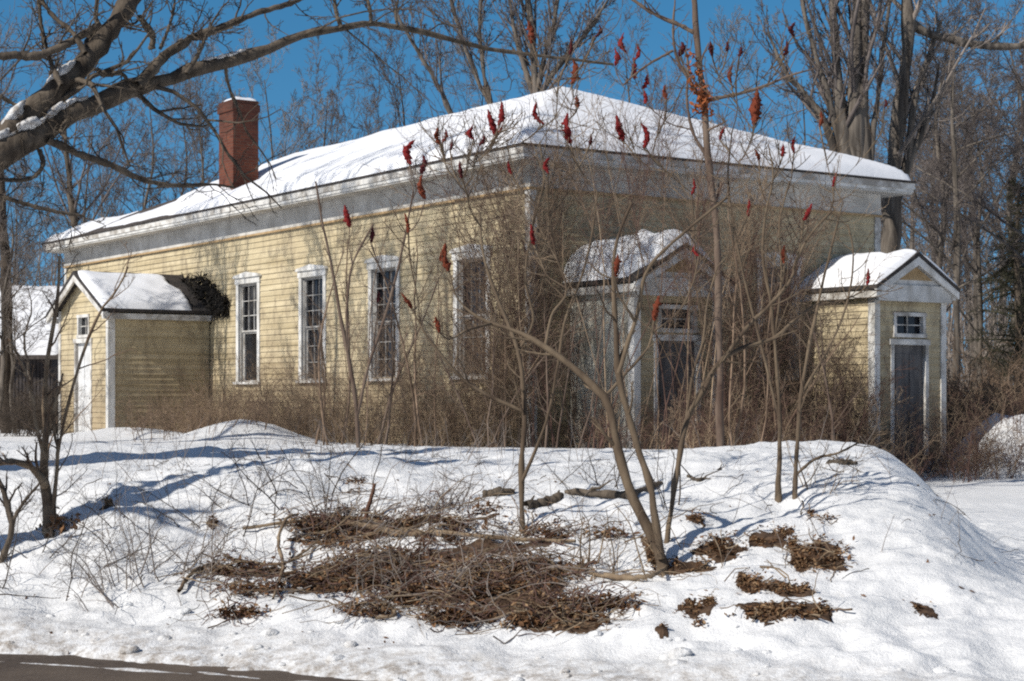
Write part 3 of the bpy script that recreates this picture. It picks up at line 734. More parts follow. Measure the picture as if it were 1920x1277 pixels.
S = [stem([(960, 420, 6), (930, 230, 5.5), (900, 160, 5), (870, 80, 4), (845, 0, 4), (830, -80, 2)], 52),
     stem([(880, 420, 6), (850, 230, 5), (815, 150, 4), (780, 90, 3), (740, 20, 3)], 52),
     stem([(930, 240, 5), (905, 120, 4), (900, 30, 3), (908, -60, 2)], 52)]
multi_tree('bare_tree', 'slender bare tree leaning left above the middle of the roof', 'tree', S, sp2, M['bark_grey'], M['twig_mauve'], (S[0][0][0][0], 52, 0), seed=24)
S = [stem([(12, 820, 10), (11, 620, 9), (8, 480, 9), (2, 340, 7), (-12, 200, 5), (-30, 40, 5), (-40, -160, 2)], 50)]
multi_tree('bare_tree', 'dark trunk beyond the snowy shed roof', 'tree', S, sp2, M['twig_dark'], M['twig_mauve'], (S[0][0][0][0], 50, 0), seed=25)
S = [stem([(148, 800, 8), (150, 600, 7), (146, 450, 7), (137, 400, 6), (128, 330, 5), (120, 230, 3), (118, 120, 2)], 54)]
multi_tree('bare_tree', 'thin dark sapling beyond the left end of the eave', 'tree', S, sp2, M['bark'], M['twig_mauve'], (S[0][0][0][0], 54, 0), seed=26)

# ------------------------------------------------------------------ the overhanging tree on the left
TB0 = np.array([-6.7, 16.0, ground1(-6.7, 16.0) - .15]); DZ = 4.6
oh = empty('overhanging_tree', TB0, label='large old tree reaching long bare limbs over the left of the roof', cat='tree')
rg = np.random.default_rng(77)
tp, trd = smooth_path([TB0, TB0 + (0.02, 0, 1.0), TB0 + (.1, .05, 2.2), TB0 + (.18, .05, 3.2), TB0 + (.15, .1, 4.6), TB0 + (.0, .3, 6.2), TB0 + (-.2, .5, 8.5)], [.40, .31, .29, .29, .23, .16, .06], 24, .06, rg)
Geo().tubes(tp[None], trd[None], 16).obj('trunk', M['bark'], oh, TB0)
j1 = TB0 + (.15, .03, 2.3); j2 = TB0 + (.15, .03, 2.6)
limbs = [
    ([(0, 262, 24), (55, 215, 23), (110, 165, 21), (155, 120, 19), (200, 65, 18), (235, 20, 18), (268, -35, 16), (300, -110, 13), (340, -220, 8), (380, -330, 4)], 11.6, 13.0, j2),
    ([(0, 290, 25), (70, 255, 23), (130, 215, 20), (200, 185, 18), (260, 160, 16), (310, 150, 14), (380, 128, 12), (450, 108, 10), (520, 85, 8.5), (580, 62, 8), (640, 52, 7), (690, 43, 6.5), (740, 50, 5.5), (800, 62, 5), (860, 78, 4.5), (920, 92, 4), (1000, 103, 3.5), (1080, 112, 3), (1150, 121, 2)], 11.6, 14.5, j1),
    ([(258, 160, 11), (290, 127, 10), (320, 97, 9), (365, 70, 8), (420, 50, 7), (480, 25, 6), (540, 8, 5), (580, -8, 3)], 12.1, 13.2, None),
    ([(90, 262, 7), (150, 290, 7), (200, 306, 7), (250, 330, 6), (300, 345, 5), (350, 348, 4), (400, 346, 3), (440, 352, 2)], 11.7, 12.8, None),
    ([(-60, 350, 6), (0, 368, 5), (60, 386, 4), (110, 398, 3.5), (160, 405, 2.5)], 11.5, 11.9, None),
    ([(74, 280, 5), (80, 308, 4.5), (62, 333, 4), (25, 338, 3.5), (-20, 334, 3)], 11.7, 11.6, None),
    ([(-40, 112, 8), (20, 104, 8), (65, 105, 7.5), (110, 90, 7), (160, 62, 6.5), (188, 45, 6)], 11.5, 11.9, None),
    ([(115, 160, 6), (95, 115, 5), (82, 70, 4.5), (74, 20, 4), (70, -60, 3)], 11.7, 12, None),
    ([(160, 100, 6), (135, 60, 5), (100, 30, 4.5), (72, -10, 4), (40, -70, 3)], 11.7, 12, None),
    ([(285, 92, 6), (286, 65, 6), (272, 45, 6), (262, 30, 5)], 12.1, 12.0, None),
    ([(300, 92, 3.5), (315, 55, 3), (325, 20, 2.5), (330, -30, 2)], 12.2, 12.3, None),
    ([(350, 138, 4.5), (375, 95, 4), (390, 60, 3), (405, 60, 2)], 12.2, 12.4, None),
    ([(180, 128, 5), (195, 140, 5), (228, 138, 4), (240, 150, 3.5), (262, 150, 3)], 11.9, 12.1, None),
    ([(640, 52, 4.5), (632, 30, 4), (628, 5, 3.5), (622, -40, 3)], 13.0, 13.0, None),
    ([(696, 44, 4), (694, 20, 3.5), (688, -10, 3), (690, -60, 2.5)], 13.1, 13.1, None),
    ([(745, 50, 3), (742, 20, 2.5), (752, -20, 2), (760, -60, 1.5)], 13.2, 13.3, None),
    ([(0, 180, 4), (40, 200, 4), (80, 195, 3.5)], 11.6, 11.7, None),
    ([(130, 222, 5), (115, 245, 4.5), (125, 262, 4)], 11.8, 11.7, None),
]
LP, LR = [], []
for rows, d0, d1, j in limbs:
    p, r = pix_path(rows, d0 + DZ, d1 + DZ)
    if j is not None: p = [j, j + (p[0] - j) * .5 + np.array([0, 0, -.04])] + p; r = [r[0] * 1.25, r[0] * 1.12] + r
    P, Rr = smooth_path(p, r, 40, .10, rg); LP.append(P); LR.append(Rr)
for k in range(len(limbs)):
    if k < 3 or k in (3, 6):
        Geo().tubes(LP[k][None], LR[k][None], 12).obj('limb', M['bark'], oh, TB0)
g = Geo(); rest = [k for k in range(len(limbs)) if not (k < 3 or k in (3, 6))]
g.tubes(np.array([LP[k] for k in rest]), np.array([LR[k] for k in rest]), 7)
LPa, LRa = np.array(LP), np.array(LR)
a = spawn(rg, LPa, LRa, 10, .22, 1, 52, 16, .16, 8, .22, .06, rr=.30, rtip=.3, rmin=.006, taper=.3, lmin=.30)
b = spawn(rg, a[0], a[1], 5, .2, 1, 42, 15, .45, 6, .2, .03, rr=.6, rtip=.4, rmin=.0042, L=a[2])
c = spawn(rg, b[0], b[1], 4, .2, 1, 40, 15, .5, 4, .2, .02, rr=.65, rtip=.5, rmin=.0032, L=b[2])
g.tubes(a[0], a[1], 5).tubes(b[0], b[1], 4).tubes(c[0], c[1], 3)
g.obj('crown', M['bark'], oh, TB0)
# snow caught on the limbs
def snow_lump(c, r, sx, sy, sz, rot=0, seed=0):
    rg2 = np.random.default_rng(seed); nu, nv = 14, 9
    u = np.linspace(0, 2 * np.pi, nu, endpoint=False); v = np.linspace(.02, np.pi - .02, nv); U, Vv = np.meshgrid(u, v)
    rr = r * (1 + .6 * fbm(np.cos(U) * 1.9 + seed * 3.1, Vv * 1.4 + np.sin(U), 3, seed))
    P = np.stack([rr * np.sin(Vv) * np.cos(U) * sx, rr * np.sin(Vv) * np.sin(U) * sy, rr * np.cos(Vv) * sz], -1)
    cs, sn = math.cos(rot), math.sin(rot)
    P = np.stack([P[..., 0] * cs - P[..., 2] * sn, P[..., 1], P[..., 0] * sn + P[..., 2] * cs], -1) + np.array(c)
    i = np.arange(nv - 1)[:, None] * nu + np.arange(nu)[None, :]; j = np.arange(nv - 1)[:, None] * nu + (np.arange(nu)[None, :] + 1) % nu
    return P.reshape(-1, 3), np.stack([i, i + nu, j + nu, j], -1).reshape(-1, 4)
for (li, f0, f1, nl) in [(0, .36, .40, 5), (1, .10, .17, 6), (1, .19, .215, 3), (0, .20, .22, 3), (1, .41, .45, 4)]:
    g = Geo(); rg2 = np.random.default_rng(int(f0 * 1000) + li)
    for q in np.linspace(f0, f1, nl):
        k = q * 39; i0 = int(k); p = LP[li][i0] * (1 - k + i0) + LP[li][i0 + 1] * (k - i0); rr_ = LR[li][i0]
        tg = LP[li][i0 + 1] - LP[li][i0]; sc_ = rr_ * rg2.uniform(.45, .75)
        g.add(*snow_lump(p + np.array([0, -.25 * rr_, .80 * rr_]), sc_, 1.8, .9, .5, math.atan2(tg[2], tg[0]), int(q * 9999)))
    g.obj('limb_snow', M['snow'], oh, TB0)
# a second trunk beside the road, outside the frame; its shadow crosses the bank
q0 = np.array([-5.75, 11.2, ground1(-5.75, 11.2) - .1]); rg2 = np.random.default_rng(78)
pth = [q0, q0 + (.02, 0, 1.2), q0 + (.05, .05, 2.6), q0 + (.0, .1, 4.5), q0 + (-.15, .1, 7), q0 + (-.2, .2, 10)]
wd_, tg_ = grow_tree(rg2, pth, [.22, .17, .165, .14, .10, .03], [dict(k=12, tmin=.45, tmax=1, ang=45, angj=10, lr=.3, n=7, wig=.12, up=.06, rmin=.012), dict(k=8, tmin=.2, tmax=1, ang=40, angj=12, lr=.45, n=5, wig=.14, up=.04, rmin=.006), dict(k=6, tmin=.2, tmax=1, ang=40, angj=12, lr=.5, n=3, wig=.15, up=.02, rmin=.004)])
rt_ = empty('roadside_tree', q0, label='roadside tree left of the view, its trunk shadow crossing the snow bank', cat='tree')
wd_.obj('trunk', M['bark'], rt_, q0); tg_.obj('crown', M['twig_dark'], rt_, q0)

# ------------------------------------------------------------------ shed at the left, hedge bank at the right
D = 56
sx0, sx1 = -19.5, (98 - CX) / F * D; sy0, sy1 = D, D + 6
zr_, ze_ = at(0, 545, D + 3)[2], at(0, 655, D)[2]; zg_ = -.2
shed = empty('shed', ((sx0 + sx1) / 2, D, 0), 0, label='low dark shed with a snow-covered roof behind the side porch', cat='shed')
sb = np.array([(sx0 + sx1) / 2, D, 0])
def SB(mb): return mb.xf(lambda x, y, z: (x - sb[0], y - sb[1], z))
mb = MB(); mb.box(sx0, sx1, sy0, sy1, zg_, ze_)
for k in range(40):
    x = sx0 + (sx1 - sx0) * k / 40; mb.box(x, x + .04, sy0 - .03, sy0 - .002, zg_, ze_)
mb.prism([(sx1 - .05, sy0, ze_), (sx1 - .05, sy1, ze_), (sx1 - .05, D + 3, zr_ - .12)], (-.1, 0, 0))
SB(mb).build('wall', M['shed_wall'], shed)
mb = MB(); mb.prism([(sx1 + .35, sy0 - .5, ze_ - .33), (sx1 + .35, D + 3, zr_ - .1), (sx1 + .35, sy1 + .5, ze_ - .33), (sx1 + .35, sy1 + .5, ze_ - .22), (sx1 + .35, D + 3, zr_), (sx1 + .35, sy0 - .5, ze_ - .22)], (sx0 - sx1 - .7, 0, 0))
sr = SB(mb).build('roof', M['shingle'], shed)
A_, B_ = np.meshgrid(np.linspace(sx0 - .3, sx1 + .33, 60), np.linspace(sy0 - .48, sy1 + .45, 50))
e = np.minimum.reduce([A_ - (sx0 - .3), sx1 + .33 - A_, B_ - (sy0 - .48), sy1 + .45 - B_])
z = zr_ - np.abs(B_ - D - 3) * (zr_ - ze_ + .22) / 3.5 + np.where(e < 1e-6, -.02, .2 * (1 - np.exp(-e / .12)) + .1 * fbm(A_, B_, 3, 4))
i = (np.arange(49)[:, None] * 60 + np.arange(59)[None, :]).ravel()
np_obj('roof_snow', np.stack([A_ - sb[0], B_ - sb[1], z], -1).reshape(-1, 3), np.stack([i, i + 1, i + 61, i + 60], -1), M['roof_snow'], sr, True)

# thickets -----------------------------------------------------------------
def stems(rg, x, y, h, lean=.25, r=.008, n=6, wig=.06, z=None, dirx=None):
    N = len(x); z = ground(x, y) - .04 if z is None else z
    d = np.stack([rg.normal(0, lean, N), rg.normal(0, lean, N), np.ones(N)], -1)
    if dirx is not None: d = d + dirx
    d = unit(d); p = np.stack([x, y, z], -1); P = [p]; st = (h / (n - 1))[:, None]
    for k in range(n - 1):
        d = unit(d + wig * rg.normal(0, 1, d.shape) + np.array([0, 0, -.02 * k])); p = p + d * st; P.append(p)
    return np.stack(P, 1), r * rg.uniform(.6, 1.5, (N, 1)) * np.linspace(1, .35, n)[None, :]
def twiggy(rg, P, Rr, k1=7, k2=4, lr1=.42, lr2=.5, rm=.0035, ang=45, wig=.2, up=.02):
    g = Geo().tubes(P, Rr, 4)
    a = spawn(rg, P, Rr, k1, .15, 1, ang, 16, lr1, 5, wig, up, rmin=rm, taper=.4); g.tubes(a[0], a[1], 3)
    if k2:
        b = spawn(rg, a[0], a[1], k2, .2, 1, ang, 16, lr2, 3, wig, 0, rmin=rm * .8, L=a[2]); g.tubes(b[0], b[1], 3)
    return g
def house_pts(rg, x0, x1, y0, y1, n):
    x = rg.uniform(x0, x1, n); y = rg.uniform(y0, y1, n); c, s = math.cos(HR), math.sin(HR)
    return HC[0] + x * c - y * s, HC[1] + x * s + y * c, x, y

def brush(label, mats, x0, x1, y0, y1, n, hfun, seed, keep=None, lean=.35):
    rg = np.random.default_rng(seed)
    for mt, share, lab in mats:
        x, y, lx, ly = house_pts(rg, x0, x1, y0, y1, int(n * share))
        ok = (keep(lx, ly) if keep else np.ones(len(x), bool)) & (fbm(lx * 1.3 + 5, ly * 1.3, 2, 41) > -.22)
        x, y, lx, ly = x[ok], y[ok], lx[ok], ly[ok]
        h = hfun(lx, ly) * (.35 + 1.1 * rg.random(len(x)) ** 2.2)
        P, Rr = stems(rg, x, y, h, lean, .0055, wig=.13)
        tag(twiggy(rg, P, Rr, 8, 4, .5, .5, .0030).obj('brush_thicket', M[mt]), lab + label, 'brush', kind='stuff')
brush(' brush along the foot of the long yellow wall', (('brush_tan', .42, 'pale tan dry'), ('brush_brown', .58, 'tangled brown')), -2.4, -.25, -.5, 13.2, 1150,
      lambda lx, ly: 1.25 * (1 + .5 * sstep(7, 1, ly)) * (1 - .45 * sstep(10, 13, ly)) * (1 + .4 * fbm(ly * .9, lx * .6, 2, 5)), 200)
inporch = lambda lx, ly: ~((ly > -2.05) & (((lx > .78) & (lx < 2.8)) | ((lx > 6.65) & (lx < 8.75))))
brush(' brush in front of the two entry porches', (('brush_red', .6, 'dark reddish'), ('brush_tan', .4, 'straw coloured')), -.2, 9.0, -4.6, -.4, 1500,
      lambda lx, ly: .85 * (1 + .35 * sstep(4, 6, lx)) * (1 + .45 * fbm(lx * .9, ly * .6, 2, 6)), 210, inporch, .3)
# bank of brush right of the far porch
n = 1100; x = rg.uniform(9.3, 16, n); y = rg.uniform(36.5, 46, n)
h = 2.0 * (.4 + .6 * rg.random(n) ** 1.5) * (1 + .5 * fbm(x * .7, y * .5, 2, 8)) * (.75 + .5 * sstep(9, 11, x))
P, Rr = stems(rg, x, y, h, .45, .008, wig=.14)
tag(twiggy(rg, P, Rr, 9, 5, .5, .5, .006).obj('brush_bank', M['brush_brown']), 'brown tangled bank of brush right of the far entry porch', 'brush', kind='stuff')
n = 260; x = rg.uniform(-13, -11.2, n) ; y = rg.uniform(42, 50, n)
P, Rr = stems(rg, x, y, rg.uniform(.6, 1.6, n), .4, .007, wig=.12)
tag(twiggy(rg, P, Rr, 8, 4, .5, .5, .005).obj('brush_clump', M['twig_dark']), 'dark brush below the shed roof left of the side porch', 'brush', kind='stuff')

# tall shrubs over the front wall (each its own thing)
def tall_shrub(name, label, x, y, h, nst, seed, mat, group=None, spread=.22, r=.016, k1=12, k2=6, cat='shrub', rm=.0035, lean=.12, k3=0, wig=.12):
    rg = np.random.default_rng(seed)
    xs_ = x + rg.normal(0, spread, nst); ys_ = y + rg.normal(0, spread, nst); hh = h * rg.uniform(.6, 1.0, nst)
    P, Rr = stems(rg, xs_, ys_, hh, lean, r, 9, .07)
    g = twiggy(rg, P, Rr, k1, k2, .36, .5, rm, 42, wig, .06)
    base = (x, y, ground1(x, y))
    return tag_at(g, name, mat, base, label, cat, group)
def tag_at(g, name, mat, base, label, cat, group=None):
    o = g.obj(name, mat, None, base); o.location = tuple(map(float, base)); return tag(o, label, cat, group)
def crown_stems(label, group, x, y, h, nst, seed, mat, spread, t0, r=.010, k1=19, k2=10):
    rg = np.random.default_rng(seed); xs_ = x + rg.normal(0, spread, nst); ys_ = y + rg.normal(0, spread, nst)
    P, Rr = stems(rg, xs_, ys_, h * rg.uniform(.65, 1.0, nst), .11, r, 9, .08)
    g = Geo().tubes(P, Rr, 5)
    a = spawn(rg, P, Rr, k1 if t0 < .5 else 12, t0, 1, 42 if t0 < .5 else 34, 16, .34 if t0 < .5 else .26, 6, .2, .04 if t0 < .5 else .14, rr=.55, rmin=.0042, taper=.35); g.tubes(a[0], a[1], 4)
    b = spawn(rg, a[0], a[1], k2, .1, 1, 48, 18, .5, 4, .24, .0, rr=.6, rmin=.0030, L=a[2]); g.tubes(b[0], b[1], 3)
    tag_at(g, 'tall_shrub', M[mat], (x, y, ground1(x, y)), label, 'shrub', group)
CORNER = [(948, 29.4, 4.6), (980, 29.9, 5.9), (1003, 29.6, 6.3), (1022, 30.2, 6.5), (912, 31.2, 2.6)]
for k, (px, d, h) in enumerate(CORNER):
    crown_stems('tall tangled brown shrub crowding the house corner', 'tall shrubs at the house corner', (px - CX) / F * d, d, h, 8, 300 + k, ('brush_brown', 'brush_tan', 'brush_red')[k % 3], .22, .12)
for k, (px, d, h, t0) in enumerate([(1062, 30.2, 6.4, .50), (1100, 28.4, 6.3, .68), (1150, 28.4, 6.4, .72), (1210, 28.0, 6.3, .72), (1268, 28.2, 6.3, .70), (1300, 28.8, 6.2, .66), (1330, 29.5, 6.3, .35), (1362, 30.2, 6.0, .15), (1395, 31.2, 5.4, .12), (1425, 31.0, 4.6, .12), (1470, 31.5, 4.2, .15), (1510, 31.2, 3.0, .15), (1545, 30.6, 2.7, .1), (1585, 30.4, 2.5, .1), (1618, 30.8, 2.2, .1)]):
    crown_stems('tall bare shrub reaching up before the shaded front wall', 'tall shrubs before the front wall', (px - CX) / F * d, d, h, 4 if t0 > .5 else 7, 330 + k, ('brush_brown', 'brush_red', 'brush_tan')[k % 3], .18, t0)
for k, (px, d, h, nst, lab) in enumerate([(655, 27, 4.3, 3, 'thin sapling with crossing stems before the middle windows'), (720, 29, 3.6, 2, 'slim sapling in front of the third tall window'), (815, 28, 4.6, 3, 'sapling between the third and fourth tall windows'), (905, 27.5, 4.0, 3, 'twiggy sapling overlapping the tall window nearest the corner'), (600, 30, 3.0, 2, 'short sapling before the second tall window'), (1040, 27, 3.6, 3, 'dark sapling standing right of the house corner'), (1390, 27, 4.4, 3, 'pale sapling between the two entry porches'), (1560, 26, 3.4, 2, 'thin sapling before the far entry porch'), (1500, 29, 3.2, 3, 'bushy sapling left of the far entry porch')]):  # the one between third and fourth windows replaces a trunk shadow
    x = (px - CX) / F * d
    tall_shrub('sapling', lab, x, d, h, nst, 400 + k, M['sumac_dim' if k % 2 else 'brush_brown'], None, .15, .017, 9, 5, 'sapling', .004, .16)

for k, (px, d, sc) in enumerate([(28, 50, .42), (66, 52, .36), (-10, 48, .5)]):
    place_tree(k + 1, px, d, sc, k, 'small bare tree in front of the snowy shed roof', 'small bare trees before the shed', 1.3)
# dark tangle of stems in place of the shadow above the side porch
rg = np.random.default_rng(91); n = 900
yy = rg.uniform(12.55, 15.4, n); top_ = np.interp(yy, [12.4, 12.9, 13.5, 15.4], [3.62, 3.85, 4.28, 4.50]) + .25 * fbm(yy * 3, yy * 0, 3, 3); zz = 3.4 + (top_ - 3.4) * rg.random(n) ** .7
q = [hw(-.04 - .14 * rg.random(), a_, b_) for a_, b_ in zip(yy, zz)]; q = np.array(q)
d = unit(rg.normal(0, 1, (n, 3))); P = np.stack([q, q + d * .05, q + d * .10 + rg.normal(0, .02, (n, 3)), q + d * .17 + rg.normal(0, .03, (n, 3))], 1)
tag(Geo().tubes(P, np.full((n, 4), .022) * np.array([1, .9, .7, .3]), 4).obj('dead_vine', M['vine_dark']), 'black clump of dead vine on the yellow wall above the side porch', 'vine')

# ------------------------------------------------------------------ sumacs with red seed cones
def cone_mesh(seed, mat):
    rg = np.random.default_rng(seed); nv, nu = 16, 10
    t_ = np.linspace(0, 1, nv); rad = .13 * np.sin(np.pi * np.clip(t_ * .93 + .05, 0, 1)) ** .6 * (1.15 - .55 * t_)
    bend = rg.normal(0, .16, 2); u = np.linspace(0, 2 * np.pi, nu, endpoint=False)
    rr = rad[:, None] * (1 + .85 * rg.normal(0, .5, (nv, nu)))
    P = np.stack([rr * np.cos(u) + (bend[0] * np.sin(t_ * 3))[:, None], rr * np.sin(u) + (bend[1] * np.sin(t_ * 3))[:, None], np.repeat(t_[:, None], nu, 1) + .02 * rg.normal(0, 1, (nv, nu))], -1)
    i = np.arange(nv - 1)[:, None] * nu + np.arange(nu)[None, :]; j = np.arange(nv - 1)[:, None] * nu + (np.arange(nu)[None, :] + 1) % nu
    return np_mesh('seed_cone', P.reshape(-1, 3), np.stack([i, j, j + nu, i + nu], -1).reshape(-1, 4), M[mat], False)
CONES = {k: [cone_mesh(500 + 10 * n_ + s, k) for s in range(8)] for n_, k in enumerate(('cone_red', 'cone_rust', 'cone_dark'))}

SLIM = .74
def sumac(name, label, stems_, tips, d_tip, base, seed, mat='sumac_bark', extra=6, leaves=None, cat='sumac', twl=.28, dj=.5):
    """traced stems; every cone (px,py,len px,tilt,kind) sits on a curved side branch"""
    rg = np.random.default_rng(seed); wood, tw = Geo(), Geo()
    P0, R0 = [], []
    for path, rad in stems_:
        P, Rr = smooth_path(path, [q * SLIM for q in rad], 26, .10, rg); P0.append(P); R0.append(Rr)
    P0, R0 = np.array(P0), np.array(R0); wood.tubes(P0, R0, 9)
    nodes = P0.reshape(-1, 3); nr = R0.reshape(-1)
    root = empty(name, base, label=label, cat=cat)
    base = np.array(base, float); BP, BR = [], []
    order = sorted(tips, key=lambda c: -c[1])
    for (px, py, ln, tilt, kind) in order:
        dd = d_tip + rg.uniform(-dj, dj); L = ln / F * dd
        ax = np.array([math.sin(R(tilt)), rg.normal(0, .15), math.cos(R(tilt))]); ax /= np.linalg.norm(ax)
        bot = at(px, py, dd) - ax * L * .5
        dv = nodes - bot; low = bot[2] - nodes[:, 2]; dist = np.linalg.norm(dv, axis=1)
        cost = dist + 1.2 * np.maximum(0, .30 - low) + np.maximum(0, np.hypot(dv[:, 0], dv[:, 1]) - low) * .8
        k = int(np.argmin(cost)); s = nodes[k]; v = bot - s; l = np.linalg.norm(v)
        q = np.array([s, s + v * .35 + np.array([v[0] * .12, v[1] * .12, -.05 * l]) + rg.normal(0, .025 * l, 3), s + v * .72 + np.array([v[0] * .08, 0, -.05 * l]) + rg.normal(0, .02 * l, 3), bot])
        r0 = min(nr[k] * .75, .010 + .004 * l)
        P, Rr = smooth_path(q, [r0, r0 * .8, max(.006, r0 * .6), .0062], 14, .12, rg)
        BP.append(P); BR.append(Rr); nodes = np.vstack([nodes, P[1:-2]]); nr = np.concatenate([nr, Rr[1:-2]])
        o = bpy.data.objects.new('seed_cone', CONES[kind][int(rg.integers(8))]); link(o, root)
        o.location = tuple(bot - base); o.rotation_mode = 'QUATERNION'
        o.rotation_quaternion = Vector(ax).to_track_quat('Z', 'Y'); wd = L * rg.uniform(.8, 1.2) * (1.25 if ln < 30 else .95)
        o.scale = (wd, wd, L)
        if kind != 'cone_red': o['label'] = {'cone_rust': 'rust orange seed cone', 'cone_dark': 'dark shrivelled seed cone'}[kind]
    if BP: wood.tubes(np.array(BP), np.array(BR), 6)
    allP = [P0] + ([np.array(BP)] if BP else []); allR = [R0] + ([np.array(BR)] if BP else [])
    for Pq, Rq in zip(allP, allR):
        a = spawn(rg, Pq, Rq, extra, .30, 1, 48, 12, 0, 7, .10, .09, rr=.45, rtip=.5, rmin=.0040, lmin=twl)
        tw.tubes(a[0], a[1], 5)
        b = spawn(rg, a[0], a[1], 2, .35, 1, 40, 12, .55, 4, .12, .05, rr=.7, rtip=.5, rmin=.0030, L=a[2]); tw.tubes(b[0], b[1], 4)
    wood.obj('trunk', M[mat], root, base); tw.obj('crown', M[mat], root, base)
    if leaves: leaf_mat(leaves, root, base)
    return root

def leaf_quads(rg, c, size, tilt=.5):
    """curled leaf-size pieces: c (n,3)"""
    n = len(c); a = unit(np.stack([rg.normal(0, 1, n), rg.normal(0, 1, n), tilt * rg.normal(0, 1, n)], -1))
    b = unit(np.cross(a, unit(np.stack([rg.normal(0, tilt, n), rg.normal(0, tilt, n), np.ones(n)], -1))))
    up = np.cross(b, a); s = size * rg.uniform(.5, 1.4, n)[:, None]
    mid = c; k = .28 * s * rg.uniform(-1, 1.4, (n, 1))
    V = np.stack([mid - a * s, mid - b * s * .42 + up * k, mid + b * s * .42 + up * k, mid + a * s * .9 + up * k * .8, mid - b * s * .25 + a * s * .4, mid + b * s * .3 + a * s * .45 + up * k * .4], 1).reshape(-1, 3)
    o = (np.arange(n) * 6)[:, None]
    return V, np.concatenate([o + np.array([[0, 1, 4, 2]]), o + np.array([[4, 5, 2, 2]]) * 0 + np.array([[4, 3, 5, 2]])])
def leaf_mat(spec, root, base, mat='orange_leaf'):
    rg = np.random.default_rng(5); Vs = []
    for (c, s, n, sz) in spec: Vs.append(np.array(c) + rg.normal(0, 1, (n, 3)) * np.array(s))
    g = Geo().add(*leaf_quads(rg, np.concatenate(Vs), sz, 1.0)); g.obj('dead_leaves', M[mat], root, base, False)

def onground(px, py): return pixg(px, py)
K, O, Dk = 'cone_red', 'cone_rust', 'cone_dark'
# main sumac
b = onground(1245, 1078); d = b[1]
S = [pix_path([(1246, 1095, 17), (1240, 1050, 15), (1222, 1000, 14), (1190, 940, 13), (1166, 870, 12.5), (1150, 800, 11.5), (1138, 752, 11), (1090, 702, 9), (1022, 650, 7.5), (965, 620, 6), (905, 600, 4.5), (870, 575, 3)], d, d + .5),
     pix_path([(1240, 1048, 11), (1228, 970, 10.5), (1216, 900, 10), (1196, 840, 9.5), (1176, 770, 9), (1160, 700, 8.5), (1156, 640, 7), (1152, 570, 6), (1150, 500, 5), (1160, 440, 4), (1185, 380, 3.5)], d, d + .1),
     pix_path([(1160, 700, 6.5), (1178, 640, 6), (1196, 585, 5.5), (1208, 520, 5), (1235, 480, 4.5), (1290, 430, 4), (1345, 385, 3.5), (1362, 370, 3)], d, d - .2),
     pix_path([(1022, 650, 4), (1035, 590, 3.5), (1062, 545, 3), (1040, 470, 2.6), (1030, 400, 2.2)], d + .4, d + .5)]
tips = [(1156, 498, 42, 8, O), (1231, 578, 48, 12, O), (1298, 350, 32, 5, K), (1307, 467, 30, -12, K), (998, 440, 40, -8, K), (1030, 310, 30, 8, K), (839, 482, 52, -6, O), (820, 608, 30, -15, O), (956, 314, 26, -15, K)]
sumac('sumac', 'main sumac forking low out of the snow bank beside the brush pile', S, tips, d + .3, b, 31, extra=5)
S = [pix_path([(1243, 1060, 8), (1252, 1000, 7.5), (1262, 930, 7), (1274, 860, 7), (1286, 790, 7), (1315, 740, 7), (1345, 684, 6.5), (1385, 655, 6), (1450, 635, 5), (1490, 600, 4.5), (1530, 570, 3)], d + .4, d + 1.2),
     pix_path([(1355, 676, 5.5), (1400, 615, 5), (1440, 575, 4.5), (1482, 526, 4), (1492, 490, 3.5), (1520, 440, 3), (1560, 395, 2.5)], d + .9, d + 1.2),
     pix_path([(1286, 790, 4), (1300, 700, 3.5), (1318, 640, 3), (1326, 570, 2.6), (1345, 500, 2.2)], d + .8, d + .9)]
tips = [(1470, 477, 36, 4, O), (1515, 397, 36, 25, K), (1403, 390, 32, 4, K), (1565, 336, 30, 14, K), (1627, 519, 32, 3, K)]
bb2 = onground(1243, 1060); sumac('sumac', 'low sumac stem curving right toward the far entry porch', S, tips, d + 1.1, (S[0][0][0][0], S[0][0][0][1], S[0][0][0][2]), 32, extra=5)
# sumac at the brush pile's upper end
b = onground(980, 1000); d = b[1]
S = [pix_path([(980, 1010, 8), (978, 930, 7.5), (978, 860, 7), (984, 790, 6.5), (980, 720, 6), (972, 660, 5.5), (950, 600, 5), (925, 540, 4), (905, 470, 3.4), (900, 400, 2.8)], d, d + .3),
     pix_path([(978, 905, 4.5), (1010, 830, 4), (1030, 770, 4), (1045, 690, 3.6), (1060, 600, 3.2), (1090, 520, 2.8), (1110, 440, 2.4), (1120, 360, 2)], d, d - .4),
     pix_path([(972, 660, 4), (1000, 600, 3.6), (985, 520, 3.2), (1000, 420, 2.8), (1020, 340, 2.4), (1012, 270, 2)], d + .2, d)]
tips = [(823, 255, 32, -4, O), (832, 254, 26, 10, K), (846, 272, 20, 10, Dk), (888, 248, 28, 0, K), (903, 262, 24, 20, Dk), (923, 230, 52, -18, K), (938, 213, 45, 5, K), (937, 244, 22, 30, K), (1014, 212, 44, -16, K), (864, 318, 34, -8, Dk), (762, 418, 38, -12, O), (762, 564, 36, -35, O), (1067, 240, 56, -6, K), (1082, 190, 24, -8, O), (1107, 262, 22, 8, Dk), (1118, 57, 26, 15, Dk), (994, 60, 42, -10, O), (1069, 88, 30, 4, Dk), (1073, 135, 46, 4, O)]
sumac('sumac', 'slim upright sumac at the upper end of the brush pile', S, tips, d + .4, b, 33, extra=5, dj=.8)
b = onground(640, 845); b = np.array([(668 - CX) / F * 21, 21, ground1((668 - CX) / F * 21, 21)]); d = 21
